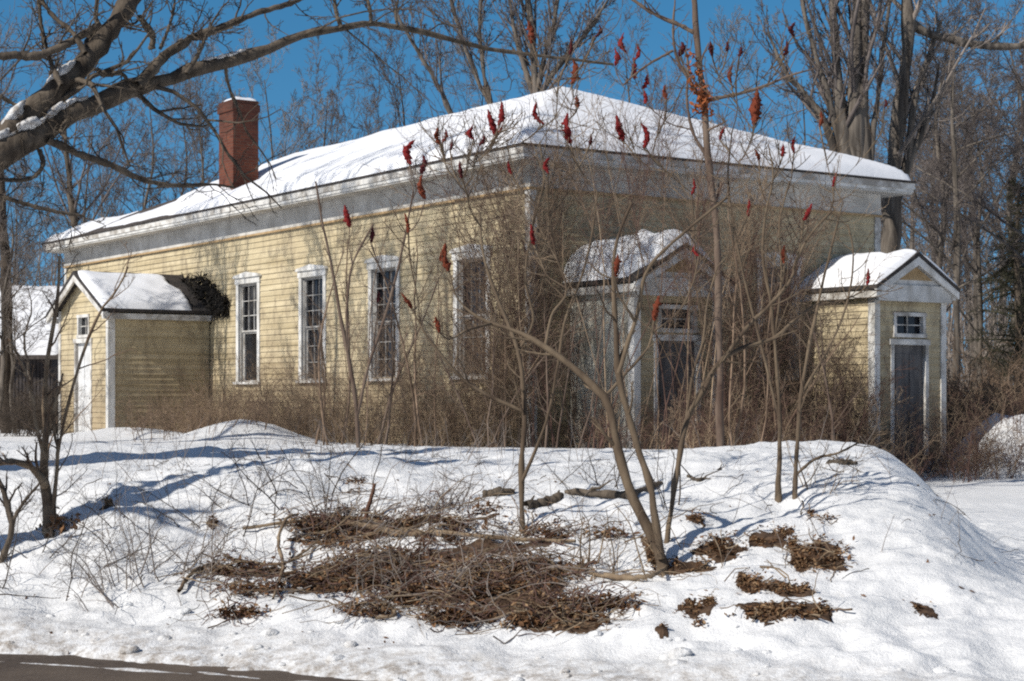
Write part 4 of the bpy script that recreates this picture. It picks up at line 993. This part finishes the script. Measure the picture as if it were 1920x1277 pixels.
S = [pix_path([(672, 860, 6), (668, 760, 5.5), (655, 680, 5), (640, 600, 4.5), (622, 500, 4), (605, 420, 3), (592, 340, 2.2)], d),
     pix_path([(668, 790, 4.5), (690, 690, 4), (720, 600, 3.6), (742, 520, 3.2), (760, 440, 2.8), (775, 360, 2.2)], d),
     pix_path([(655, 690, 3.5), (650, 600, 3.2), (660, 500, 2.8), (700, 420, 2.4)], d)]
tips = [(651, 405, 42, -12, K), (698, 440, 28, 6, Dk), (762, 290, 36, -18, K), (775, 285, 46, 14, K), (790, 308, 36, 4, Dk), (795, 350, 46, -6, O), (708, 556, 22, 6, Dk)]
sumac('sumac', 'sumac before the third window holding paired cones over the eave', S, tips, d, b, 34, mat='sumac_dim', extra=5, dj=.6)
# sumacs on the right of the bank
b = onground(1462, 940); d = b[1]
S = [pix_path([(1459, 948, 9), (1460, 890, 7), (1462, 820, 5.5), (1460, 740, 5), (1452, 640, 4.6), (1444, 560, 4.2), (1430, 480, 3.6), (1436, 400, 3), (1450, 330, 2.6), (1440, 270, 2)], d),
     pix_path([(1460, 780, 4), (1440, 700, 3.6), (1420, 620, 3.2), (1395, 520, 2.8), (1375, 420, 2.4), (1365, 330, 2.2), (1372, 250, 1.8)], d),
     pix_path([(1452, 640, 3), (1465, 520, 2.8), (1462, 420, 2.5), (1480, 340, 2)], d)]
tips = [(1419, 200, 66, 4, O), (1373, 138, 36, 8, O), (1355, 250, 26, 25, K), (1419, 290, 24, -20, O), (1490, 272, 30, 5, K), (1468, 282, 24, 4, K), (1333, 91, 26, -8, Dk), (1364, 87, 20, 0, Dk), (1388, 96, 20, 10, Dk), (1472, 90, 30, 5, Dk), (1490, 55, 26, 10, Dk), (1275, 92, 28, 8, Dk), (1249, 172, 30, -3, O), (1204, 254, 48, -10, K), (1162, 240, 50, -16, K)]
sumac('sumac', 'straight sumac on the right of the bank, cones before the roof', S, tips, d, b, 35, extra=5, dj=.8)
b = onground(1492, 935); d = b[1]
S = [pix_path([(1490, 940, 7), (1492, 880, 5.5), (1496, 820, 5), (1502, 740, 4.6), (1515, 660, 4.2), (1530, 590, 3.8), (1545, 520, 3.2), (1565, 440, 2.8), (1580, 380, 2)], d),
     pix_path([(1502, 740, 3.5), (1560, 640, 3), (1590, 560, 2.6), (1600, 480, 2.2), (1590, 420, 1.8)], d),
     pix_path([(1492, 890, 4), (1530, 860, 3.6), (1570, 850, 3), (1610, 830, 2.4)], d)]
tips = [(1537, 222, 30, 3, O), (1658, 194, 16, 0, Dk)]
sumac('sumac', 'thinner sumac just right of the straight one on the bank', S, tips, d, b, 36, extra=6)
# taller sumac behind with dark red heads against the sky
d = 26.5; x = (1350 - CX) / F * d; b = np.array([x, d, ground1(x, d)])
S = [pix_path([(1350, 870, 10), (1350, 740, 10), (1347, 600, 9.5), (1345, 460, 9), (1338, 380, 9), (1328, 300, 9), (1320, 200, 8.5), (1312, 120, 8), (1304, 40, 7.5), (1298, -40, 7), (1290, -150, 4)], d),
     pix_path([(1320, 190, 6), (1375, 178, 5), (1430, 163, 4), (1480, 142, 3), (1530, 128, 2)], d),
     pix_path([(1302, 62, 6), (1270, 45, 5.5), (1230, 28, 5), (1180, -5, 4), (1130, -40, 3)], d),
     pix_path([(1318, 190, 5), (1292, 150, 4.5), (1270, 110, 4), (1262, 60, 3), (1266, 0, 2.4)], d),
     pix_path([(1262, 95, 3.5), (1220, 118, 3), (1190, 140, 2.5), (1168, 160, 2)], d),
     pix_path([(1330, 300, 5), (1300, 250, 4), (1288, 190, 3.5), (1290, 120, 3), (1280, 80, 2.5)], d)]
tips = [(1153, 106, 34, -5, K), (1173, 80, 40, -5, K), (1191, 98, 30, 8, K), (1189, 128, 40, -3, K), (1209, 153, 28, 14, K), (1209, 182, 24, -5, K)]
sumac('sumac', 'tallest sumac with a red-brown trunk crossing the roof into the sky', S, tips, d, b, 37, mat='sumac_dim', extra=5,
      leaves=[(at(1318, 188, d - .1), (.07, .07, .14), 150, .06), (at(1300, 140, d - .1), (.06, .05, .18), 60, .055)], dj=.3, twl=.4)

# ------------------------------------------------------------------ bare shrubs and saplings on the bank at the left
b = onground(92, 1000); d = b[1]
S = [pix_path([(96, 1010, 14), (90, 985, 10), (84, 930, 9), (82, 900, 8), (84, 850, 7), (88, 790, 6), (84, 720, 5), (95, 640, 4), (108, 560, 3), (112, 480, 2)], d, d + .2),
     pix_path([(83, 912, 8), (70, 888, 7), (50, 872, 6.5), (20, 865, 6), (-20, 868, 5), (-60, 850, 4)], d, d - .3),
     pix_path([(92, 985, 4), (105, 900, 3.6), (110, 840, 3.4), (130, 750, 3.2), (160, 650, 3), (190, 582, 2.6), (222, 540, 2.2), (240, 500, 1.8)], d, d + .2),
     pix_path([(84, 860, 3.5), (68, 800, 3), (60, 740, 2.8), (45, 690, 2.4), (20, 640, 2)], d),
     pix_path([(100, 1000, 3.5), (104, 930, 3.2), (108, 850, 3), (100, 780, 2.6), (118, 700, 2.2)], d + .1)]
sh = [dict(k=7, tmin=.2, tmax=1, ang=45, angj=12, lr=.22, n=7, wig=.16, up=.05, rr=.5, rtip=.35, rmin=.0035, lmin=.1),
      dict(k=4, tmin=.2, tmax=1, ang=40, angj=14, lr=.5, n=5, wig=.18, up=.02, rr=.6, rtip=.4, rmin=.0022),
      dict(k=3, tmin=.2, tmax=1, ang=40, angj=14, lr=.5, n=3, wig=.18, up=.0, rr=.6, rtip=.4, rmin=.0016)]
ms = multi_tree('sapling', 'brown sapling with one bent limb beside the trunk shadow on the bank', 'sapling', S, sh, M['stick'], M['brush_brown'], b, seed=61)
leaf_mat([(b + np.array([.14, -.02, .06]), (.09, .08, .05), 130, .035)], ms, b, 'dead_leaf')
b = onground(6, 1055); d = b[1]
S = [pix_path([(-2, 1065, 7), (14, 1020, 6), (22, 985, 5.5), (14, 945, 5), (4, 915, 4.5), (-10, 880, 3)], d), pix_path([(20, 985, 4), (36, 955, 3.5), (50, 935, 3), (75, 905, 2)], d), pix_path([(2, 1100, 5), (4, 1080, 4), (3, 1060, 3), (8, 1030, 2)], d)]
multi_tree('sapling', 'dark forked sapling at the left edge of the bank', 'sapling', S, sh, M['bark'], M['twig_dark'], b, seed=62)

def wiry_shrub(label, px, py, h, nst, seed, lean=.7, mat='twig_dark', k1=6, k2=4, r=.0042, rm=.0016, spread=.25, group=None):
    p = onground(px, py); rg = np.random.default_rng(seed)
    xs_ = p[0] + rg.normal(0, spread, nst); ys_ = p[1] + rg.normal(0, spread, nst)
    P, Rr = stems(rg, xs_, ys_, h * rg.uniform(.5, 1.1, nst), lean, r, 8, .13)
    g = twiggy(rg, P, Rr, k1, k2, .45, .5, rm, 42, .22, -.01)
    return tag_at(g, 'bare_shrub', M[mat], p, label, 'shrub', group)
wiry_shrub('fine wiry shrub low on the bank at the left, nearest the road', 215, 1110, .62, 16, 71, .6, 'twig_grey', spread=.2)
wiry_shrub('fine wiry shrub left of the brush pile', 340, 1090, .7, 18, 72, .6, 'twig_grey', spread=.22)
wiry_shrub('wiry drooping shrub below the bent sapling', 130, 1060, .8, 14, 73, .8, 'twig_dark')
wiry_shrub('sprawling shrub in the shadow fan above the brush pile', 480, 960, .7, 14, 74, .8, 'twig_dark')
wiry_shrub('small wiry shrub at the edge of the bank before the long wall', 590, 930, .8, 9, 75, .4, 'twig_dark')
wiry_shrub('thin shrub on the left slope of the bank', 320, 980, .6, 12, 76, .9, 'twig_dark')
wiry_shrub('spray of pale stems at the right end of the brush pile', 1120, 1075, .65, 18, 77, .9, 'stick', 4, 3, .005, .002, .12)
wiry_shrub('low grey shrub standing at the top of the brush pile', 820, 955, .38, 24, 78, .6, 'twig_grey', 6, 3, spread=.16)
wiry_shrub('pale low shrub beside the two thin sumacs', 1530, 920, .6, 9, 79, .9, 'stick', 4, 3, spread=.1)
wiry_shrub('thin dark whips standing right of the main sumac', 1262, 960, .9, 5, 80, .25, 'twig_dark', 2, 1, .005, spread=.05)
wiry_shrub('fine shrub poking from the snow at the crest in the middle', 1080, 920, .6, 8, 81, .7, 'twig_dark')
for k, (px, d, h, n_, lab) in enumerate([(470, 31.2, .9, 26, 'snow-laden shrub hump before the long wall'), (275, 35.5, .8, 22, 'snow-laden shrub hump before the side porch'), (330, 30, .9, 14, 'bare shrub between the two snowy humps'), (1850, 35, .9, 16, 'shrub growing through the snow heap right of the far porch'), (1905, 34, .7, 12, 'shrub at the right edge by the snow heap')]):
    rg = np.random.default_rng(90 + k); x = (px - CX) / F * d
    P, Rr = stems(rg, x + rg.normal(0, .5, n_), d + rg.normal(0, .4, n_), h * rg.uniform(.6, 1.2, n_), .5, .006, 6, .12)
    tag_at(twiggy(rg, P, Rr, 7, 4, .45, .5, .003), 'bare_shrub', M['brush_brown' if k < 3 else 'brush_red'], (x, d, ground1(x, d)), lab, 'shrub')

# ------------------------------------------------------------------ brush pile and what lies on the bank
def curl(rg, c, n, L, r, flat=.15, wig=.35, az=None):
    """fallen sticks and vines lying about on the snow: centres c (n,2)"""
    a = rg.uniform(0, 2 * np.pi, n) if az is None else az + rg.normal(0, .45, n)
    d = np.stack([np.cos(a), np.sin(a), rg.normal(0, flat, n)], -1); ln = L * rg.uniform(.4, 1.5, n); m = 8
    p = np.stack([c[:, 0], c[:, 1], 0 * c[:, 0]], -1) - d * (ln * .5)[:, None]
    p[:, 2] = np.abs(rg.normal(0, .065, n)) + .01; P = [p.copy()]
    for k in range(m - 1):
        d = unit(d + wig * rg.normal(0, 1, d.shape) * np.array([1, 1, .5]) - np.array([0, 0, .06])); p = p + d * (ln / (m - 1))[:, None]; P.append(p.copy())
    P = np.stack(P, 1); h = np.maximum(P[..., 2], .004); P[..., 2] = ground(P[..., 0], P[..., 1]) + h
    return P, r * rg.uniform(.5, 1.8, (n, 1)) * np.linspace(1, .4, m)[None, :]
def pix_blob(rg, blobs, n):
    """points spread over photo ellipses (px,py,rx,ry,weight) on the bank"""
    w_ = np.array([b_[4] for b_ in blobs], float); w_ /= w_.sum(); k = rg.choice(len(blobs), n, p=w_); B = np.array([b_[:4] for b_ in blobs], float)[k]
    a = rg.uniform(0, 2 * np.pi, n); r_ = np.sqrt(rg.random(n)) * (1 + .25 * rg.normal(0, 1, n))
    return pixg_many(B[:, 0] + B[:, 2] * r_ * np.cos(a), B[:, 1] + B[:, 3] * r_ * np.sin(a))
rg = np.random.default_rng(600)
blobs = [(760, 992, 230, 12, 1.6), (610, 1000, 70, 14, .5), (640, 1085, 95, 30, 1.5), (720, 1055, 110, 18, 1.0), (900, 1030, 190, 22, 1.6), (850, 1095, 120, 34, 2.2), (960, 1120, 120, 46, 2.6), (1050, 1165, 90, 20, 1.0), (860, 1165, 60, 14, .6), (450, 1075, 80, 9, .4), (470, 1112, 70, 9, .4), (1070, 1008, 100, 9, .6), (440, 1157, 55, 7, .25), (870, 962, 80, 10, .5), (1130, 1140, 70, 9, .3), (690, 1150, 50, 12, .3), (800, 1022, 150, 12, 1.2), (985, 1065, 110, 30, 1.5), (620, 1040, 80, 16, .7), (780, 1125, 60, 14, .5)]
def strewn(rg, n, keep=.5, seed=0):
    c = pix_blob(rg, blobs, int(n * 1.7)); k = fbm(c[:, 0] * 2.2 + seed, c[:, 1] * 3.4, 3, 77) > -.09 + .08 * rg.normal(0, 1, len(c)); return c[k][:n]
pb = pixg(800, 1080); pile = empty('brush_pile', pb, label='sprawling pile of dead branches, vines and leaves on the snow bank', cat='brush pile')
c = strewn(rg, 260)
P, Rr = curl(rg, c[:, :2], len(c), .6, .0034, .25, .26, 0.12); g = Geo().tubes(P, Rr, 5)
a = spawn(rg, P, Rr, 2, .1, 1, 45, 15, .4, 4, .25, .02, rmin=.002); a[0][..., 2] = np.maximum(a[0][..., 2], ground(a[0][..., 0], a[0][..., 1]) + .004); g.tubes(a[0], a[1], 4)
g.obj('sticks', M['stick'], pile, pb)
c = strewn(rg, 950)
P, Rr = curl(rg, c[:, :2], len(c), .30, .0030, .35, .6); g = Geo().tubes(P, Rr, 4)
g.obj('vines', M['brush_red'], pile, pb)
c = strewn(rg, 420)
P, Rr = curl(rg, c[:, :2], len(c), .5, .0030, .5, .3); g = Geo().tubes(P, Rr, 4)
g.obj('stalks', M['twig_grey'], pile, pb)
c = strewn(rg, 9500); c[:, 2] = ground(c[:, 0], c[:, 1]) + np.abs(rg.normal(0, .03, len(c))) + .002
Geo().add(*leaf_quads(rg, c, .026, .45)).obj('dead_leaves', M['dead_leaf'], pile, pb, False)
c = strewn(rg, 2600, seed=.4); c[:, 2] = ground(c[:, 0], c[:, 1]) + np.abs(rg.normal(0, .05, len(c))) + .012
Geo().add(*leaf_quads(rg, c, .020, .8)).obj('dry_leaves', M['tan_leaf'], pile, pb, False)
def ground_patch(rg, px, py, rx, ry, seed, lift=.012, n=34):
    """a thaw patch of bare soil: an uneven sheet that follows the bank"""
    u = np.linspace(-1.15, 1.15, n); U, Vv = np.meshgrid(u, u); cc = pixg(px, py); kx = cc[1] / F * rx
    e0, e1 = pixg(px, py + ry), pixg(px, py - ry); ky = max(.05, (e1[1] - e0[1]) / 2); cy = (e0[1] + e1[1]) / 2
    X_ = cc[0] + U * kx; Y_ = cy + Vv * ky
    m = 1 - np.hypot(U, Vv) + .75 * fbm(U * 2.2 + seed * 3.7, Vv * 2.2 + seed, 4, seed)
    Z_ = ground(X_, Y_) + np.clip(m * .06, -.06, lift) + np.where(m > 0, .008 * fbm(X_ * 20, Y_ * 20, 2, seed), 0)
    i = (np.arange(n - 1)[:, None] * n + np.arange(n - 1)[None, :]).ravel()
    return np.stack([X_, Y_, Z_], -1).reshape(-1, 3), np.stack([i, i + 1, i + n + 1, i + n], -1)
g = Geo()
for k, (px, py, rx, ry) in enumerate([(640, 1085, 90, 26), (850, 1095, 110, 30), (970, 1125, 110, 42), (740, 992, 180, 9), (900, 1030, 150, 15), (1050, 1165, 80, 16), (480, 1075, 70, 7)]): g.add(*ground_patch(rg, px, py, rx, ry, 10 + k))
g.obj('bare_soil', M['soil'], pile, pb)
# named branches of the pile
def ground_branch(rows, parent, base, mat, lift=.03, name='branch'):
    P = [pixg(r[0], r[1]) for r in rows]; rad = [r[2] / F * p[1] for r, p in zip(rows, P)]
    P = [p + np.array([0, 0, lift + (rows[k][3] if len(rows[k]) > 3 else 0)]) for k, p in enumerate(P)]
    Q, Rr = smooth_path(P, rad, 22, .25, RNG); Geo().tubes(Q[None], Rr[None], 8).obj(name, mat, parent, base)
for rows in ([(455, 1000, 2.5), (540, 988, 4), (610, 980, 5), (680, 985, 5), (760, 1002, 4), (830, 1012, 3)], [(512, 1132, 2.5), (530, 1085, 3.5, .05), (522, 1045, 3.5, .1), (540, 1010, 3, .12), (560, 998, 2, .1)], [(640, 985, 6), (760, 1008, 6), (830, 1010, 5), (960, 1020, 4), (1080, 1025, 3)],
             [(335, 1118, 4), (360, 1085, 4), (400, 1068, 3.5), (460, 1080, 4), (520, 1075, 3)], [(690, 1120, 3), (740, 1160, 4), (705, 1168, 3)], [(1070, 1075, 4), (1150, 1090, 6), (1215, 1092, 5), (1245, 1080, 3)], [(420, 1050, 3), (470, 1065, 4), (540, 1062, 3), (600, 1020, 2)]):
    ground_branch(rows, pile, pb, M['stick'])
p0 = pixg(688, 985); rows = pix_path([(684, 992, 4), (688, 960, 4), (697, 930, 4), (703, 907, 3)], p0[1]); Q, Rr = smooth_path(rows[0], rows[1], 10, .1, RNG)
Geo().tubes(Q[None], Rr[None], 8).obj('stub', M['sumac_red'], pile, pb)

# logs and leaf patches
def log(label, rows, mat='bark'):
    P = [pixg(r[0], r[1]) for r in rows]; b = P[0]; rad = [r[2] / F * p[1] for r, p in zip(rows, P)]
    Q, Rr = smooth_path([p + np.array([0, 0, r_ * .5]) for p, r_ in zip(P, rad)], rad, 20, .18, RNG)
    rg = np.random.default_rng(int(rows[0][0])); g = Geo().tubes(Q[None], Rr[None], 10)
    a = spawn(rg, Q[None], Rr[None], 7, .05, 1, 50, 20, .25, 5, .25, .02, rmin=.004); g.tubes(a[0], a[1], 5)
    o = tag_at(g, 'fallen_log', M[mat], b, label, 'log')
for lab, rows in (('brown fallen limb lying behind the main sumac', [(1060, 925, 5), (1110, 932, 9), (1170, 935, 9), (1215, 920, 7), (1240, 910, 4)]),
                  ('short dark log half in snow left of the slim sumac', [(905, 932, 7), (935, 930, 9), (965, 925, 6)]),
                  ('knotted log just right of the slim sumac base', [(985, 952, 8), (1020, 948, 10), (1052, 935, 8)]),
                  ('thin fallen stick on the crest right of the main sumac', [(1290, 895, 2.5), (1315, 902, 3), (1350, 880, 2)]),
                  ('short stick lying on the mound beside the thin sumacs', [(1550, 870, 5), (1580, 871, 6), (1605, 871, 4)])): log(lab, rows)
def leaf_patch(label, blobs_, n, size, seed, sticks=0, mat='dead_leaf', soil=True, spread=.02):
    rg = np.random.default_rng(seed); b = pixg(blobs_[0][0], blobs_[0][1]); r = empty('leaf_patch', b, label=label, cat='dead leaves')
    n = int(n * 1.7); c = pix_blob(rg, blobs_, n); c = c[fbm(c[:, 0] * 7, c[:, 1] * 6, 2, seed) > -.16]; n = len(c); c[:, 2] = ground(c[:, 0], c[:, 1]) + np.abs(rg.normal(0, spread * .6, n)) + .002
    h_ = n // 3; Geo().add(*leaf_quads(rg, c[:h_] + np.array([0, 0, .008]), size * .6, .5)).obj('dry_leaves', M['tan_leaf'], r, b, False)
    Geo().add(*leaf_quads(rg, c[h_:], size * .72, .35)).obj('leaves', M[mat], r, b, False)
    if soil:
        g = Geo()
        for k, q in enumerate(blobs_): g.add(*ground_patch(rg, q[0], q[1], q[2] * 1.05, q[3] * 1.05, seed + k, .008, 22))
        g.obj('bare_soil', M['soil'], r, b)
    sticks = sticks // 3
    if sticks:
        q = pix_blob(rg, blobs_, sticks); P, Rr = curl(rg, q[:, :2], sticks, .3, .004, .35, .3); Geo().tubes(P, Rr, 5).obj('sticks', M['stick'], r, b)
leaf_patch('star-shaped patch of brown leaves high on the right mound', [(1440, 1008, 32, 16, 2), (1420, 1018, 14, 8, 1), (1475, 1000, 14, 6, 1)], 330, .026, 701)
leaf_patch('round thick clump of dead grass and leaves on the right mound', [(1540, 1045, 46, 28, 4), (1500, 1060, 14, 16, 1), (1488, 1028, 8, 16, .7)], 620, .028, 702, 60, spread=.04)
leaf_patch('wide ragged leaf patch low on the right mound', [(1410, 1098, 26, 18, 2), (1480, 1108, 40, 12, 2), (1450, 1150, 70, 16, 4), (1525, 1148, 34, 12, 2)], 900, .026, 703, 60)
leaf_patch('olive brown leaf patch by the foot of the right mound', [(1305, 1146, 30, 14, 2), (1330, 1132, 12, 7, 1)], 230, .024, 704, 10)
leaf_patch('small dark clump of leaves alone on the snow at the right', [(1735, 1147, 20, 9, 1)], 110, .024, 705, spread=.03)
leaf_patch('tiny leaf clump below the olive patch', [(1242, 1187, 12, 6, 1)], 40, .024, 706)
leaf_patch('few leaves left of the wide leaf patch', [(1310, 1176, 12, 5, 1)], 40, .022, 707, soil=False)
leaf_patch('leaves and broken twigs heaped beside the main sumac', [(1350, 1030, 44, 20, 2), (1290, 1066, 44, 10, 1), (1225, 1045, 16, 34, 1)], 420, .028, 708, 70, spread=.04)
leaf_patch('small leaf tuft between the mound and the thin sumacs', [(1305, 976, 16, 9, 1)], 90, .022, 709, 14, spread=.04)
leaf_patch('thin scatter of leaves near the top of the right mound', [(1545, 976, 24, 8, 1), (1520, 965, 8, 8, 1)], 110, .022, 710, 10, soil=False)
leaf_patch('small leaf tuft on the bank left of the brush pile', [(398, 985, 9, 7, 1)], 70, .022, 711, 8, spread=.04)
leaf_patch('small leaf tuft on the left bank beside the trunk shadow', [(203, 948, 9, 7, 1)], 70, .022, 712, 8, spread=.04)
leaf_patch('leaf litter along the top edge of the brush pile', [(665, 905, 18, 5, 1), (660, 922, 22, 6, 1), (650, 960, 24, 8, 1)], 160, .024, 713, 20, soil=False)
# single leaves and twigs dotted over the snow
rg = np.random.default_rng(801); n = 240
x = rg.uniform(-3.6, 4.3, n); y = rg.uniform(10, 17, n); c = np.stack([x, y, ground(x, y) + .006], -1)
tag(Geo().add(*leaf_quads(rg, c, .018, .4)).obj('scattered_leaves', M['dead_leaf'], smooth=False), 'single dead leaves and bits dotted over the snow bank', 'dead leaves', kind='stuff')
n = 130; x = rg.uniform(-3.6, 4.3, n); y = rg.uniform(10.5, 18, n)
P, Rr = curl(rg, np.stack([x, y], -1), n, .35, .0026, .25, .25)
tag(Geo().tubes(P, Rr, 4).obj('scattered_twigs', M['twig_dark']), 'fallen twigs scattered over the snow bank', 'twigs', kind='stuff')
n = 340; x = np.concatenate([rg.uniform(-4.4, 0, 230), rg.uniform(-1, 3.3, 110)]); y = rg.uniform(11, 19, n)
P, Rr = stems(rg, x, y, rg.uniform(.12, .55, n), .5, .0024, 6, .12); g = Geo().tubes(P, Rr, 4)
a = spawn(rg, P, Rr, 3, .3, 1, 40, 12, .4, 4, .15, .02, rmin=.0013); g.tubes(a[0], a[1], 3)
tag(g.obj('dry_stalks', M['twig_grey']), 'thin dry stalks sticking up through the snow bank', 'stalks', kind='stuff')

# ploughed clods along the road edge
rg = np.random.default_rng(901); g = Geo()
for k in range(90):
    u_ = rg.uniform(-3.6, 4.2); b_ = abs(rg.normal(.35, .28)) * (1 if rg.random() < .85 else -.4)
    p = np.array([o0[0] + ru[0] * u_ + rn[0] * b_, o0[1] + ru[1] * u_ + rn[1] * b_]); r_ = .010 + .034 * rg.random() ** 3
    z_ = max(ground1(p[0], p[1]), .0)
    g.add(*snow_lump((p[0], p[1], z_ + r_ * .05), r_, 1.5, 1.2, .75, 0, k))
tag(g.obj('snow_clods', M['snow']), 'small ploughed clods of snow along the road edge', 'snow', kind='stuff')
# dark evergreens at the right
simple('needles', (.030, .032, .020), (.085, .08, .05), 2, .9, 0)
for k, (px, d, h) in enumerate([(1905, 56, 8.6), (1965, 60, 11.0)]):
    rg = np.random.default_rng(950 + k); x = (px - CX) / F * d; b = np.array([x, d, ground1(x, d)])
    P, Rr = smooth_path([b, b + (.1, 0, h * .4), b + (.05, .1, h * .75), b + (.1, 0, h)], [.17, .12, .07, .015], 16, .1, rg)
    tr = empty('evergreen_tree', b, label=('shaggy dark evergreen at the right edge of the woods', 'taller dark evergreen beyond the shaggy one')[k], cat='tree')
    Geo().tubes(P[None], Rr[None], 9).obj('trunk', M['bark'], tr, b)
    a = spawn(rg, P[None], Rr[None], 95, .10, 1, 82, 10, .30, 7, .08, -.03, rr=.3, rmin=.010, taper=.85); c = spawn(rg, a[0], a[1], 16, .1, 1, 48, 14, .30, 4, .12, -.05, rmin=.008, L=a[2], lmin=.12)
    e = spawn(rg, c[0], c[1], 6, .05, 1, 45, 14, .4, 3, .1, -.02, rmin=.008, L=c[2], lmin=.05)
    Geo().tubes(a[0], a[1], 4).tubes(c[0], c[1], 3).tubes(e[0], e[1], 3).obj('crown', M['needles'], tr, b)
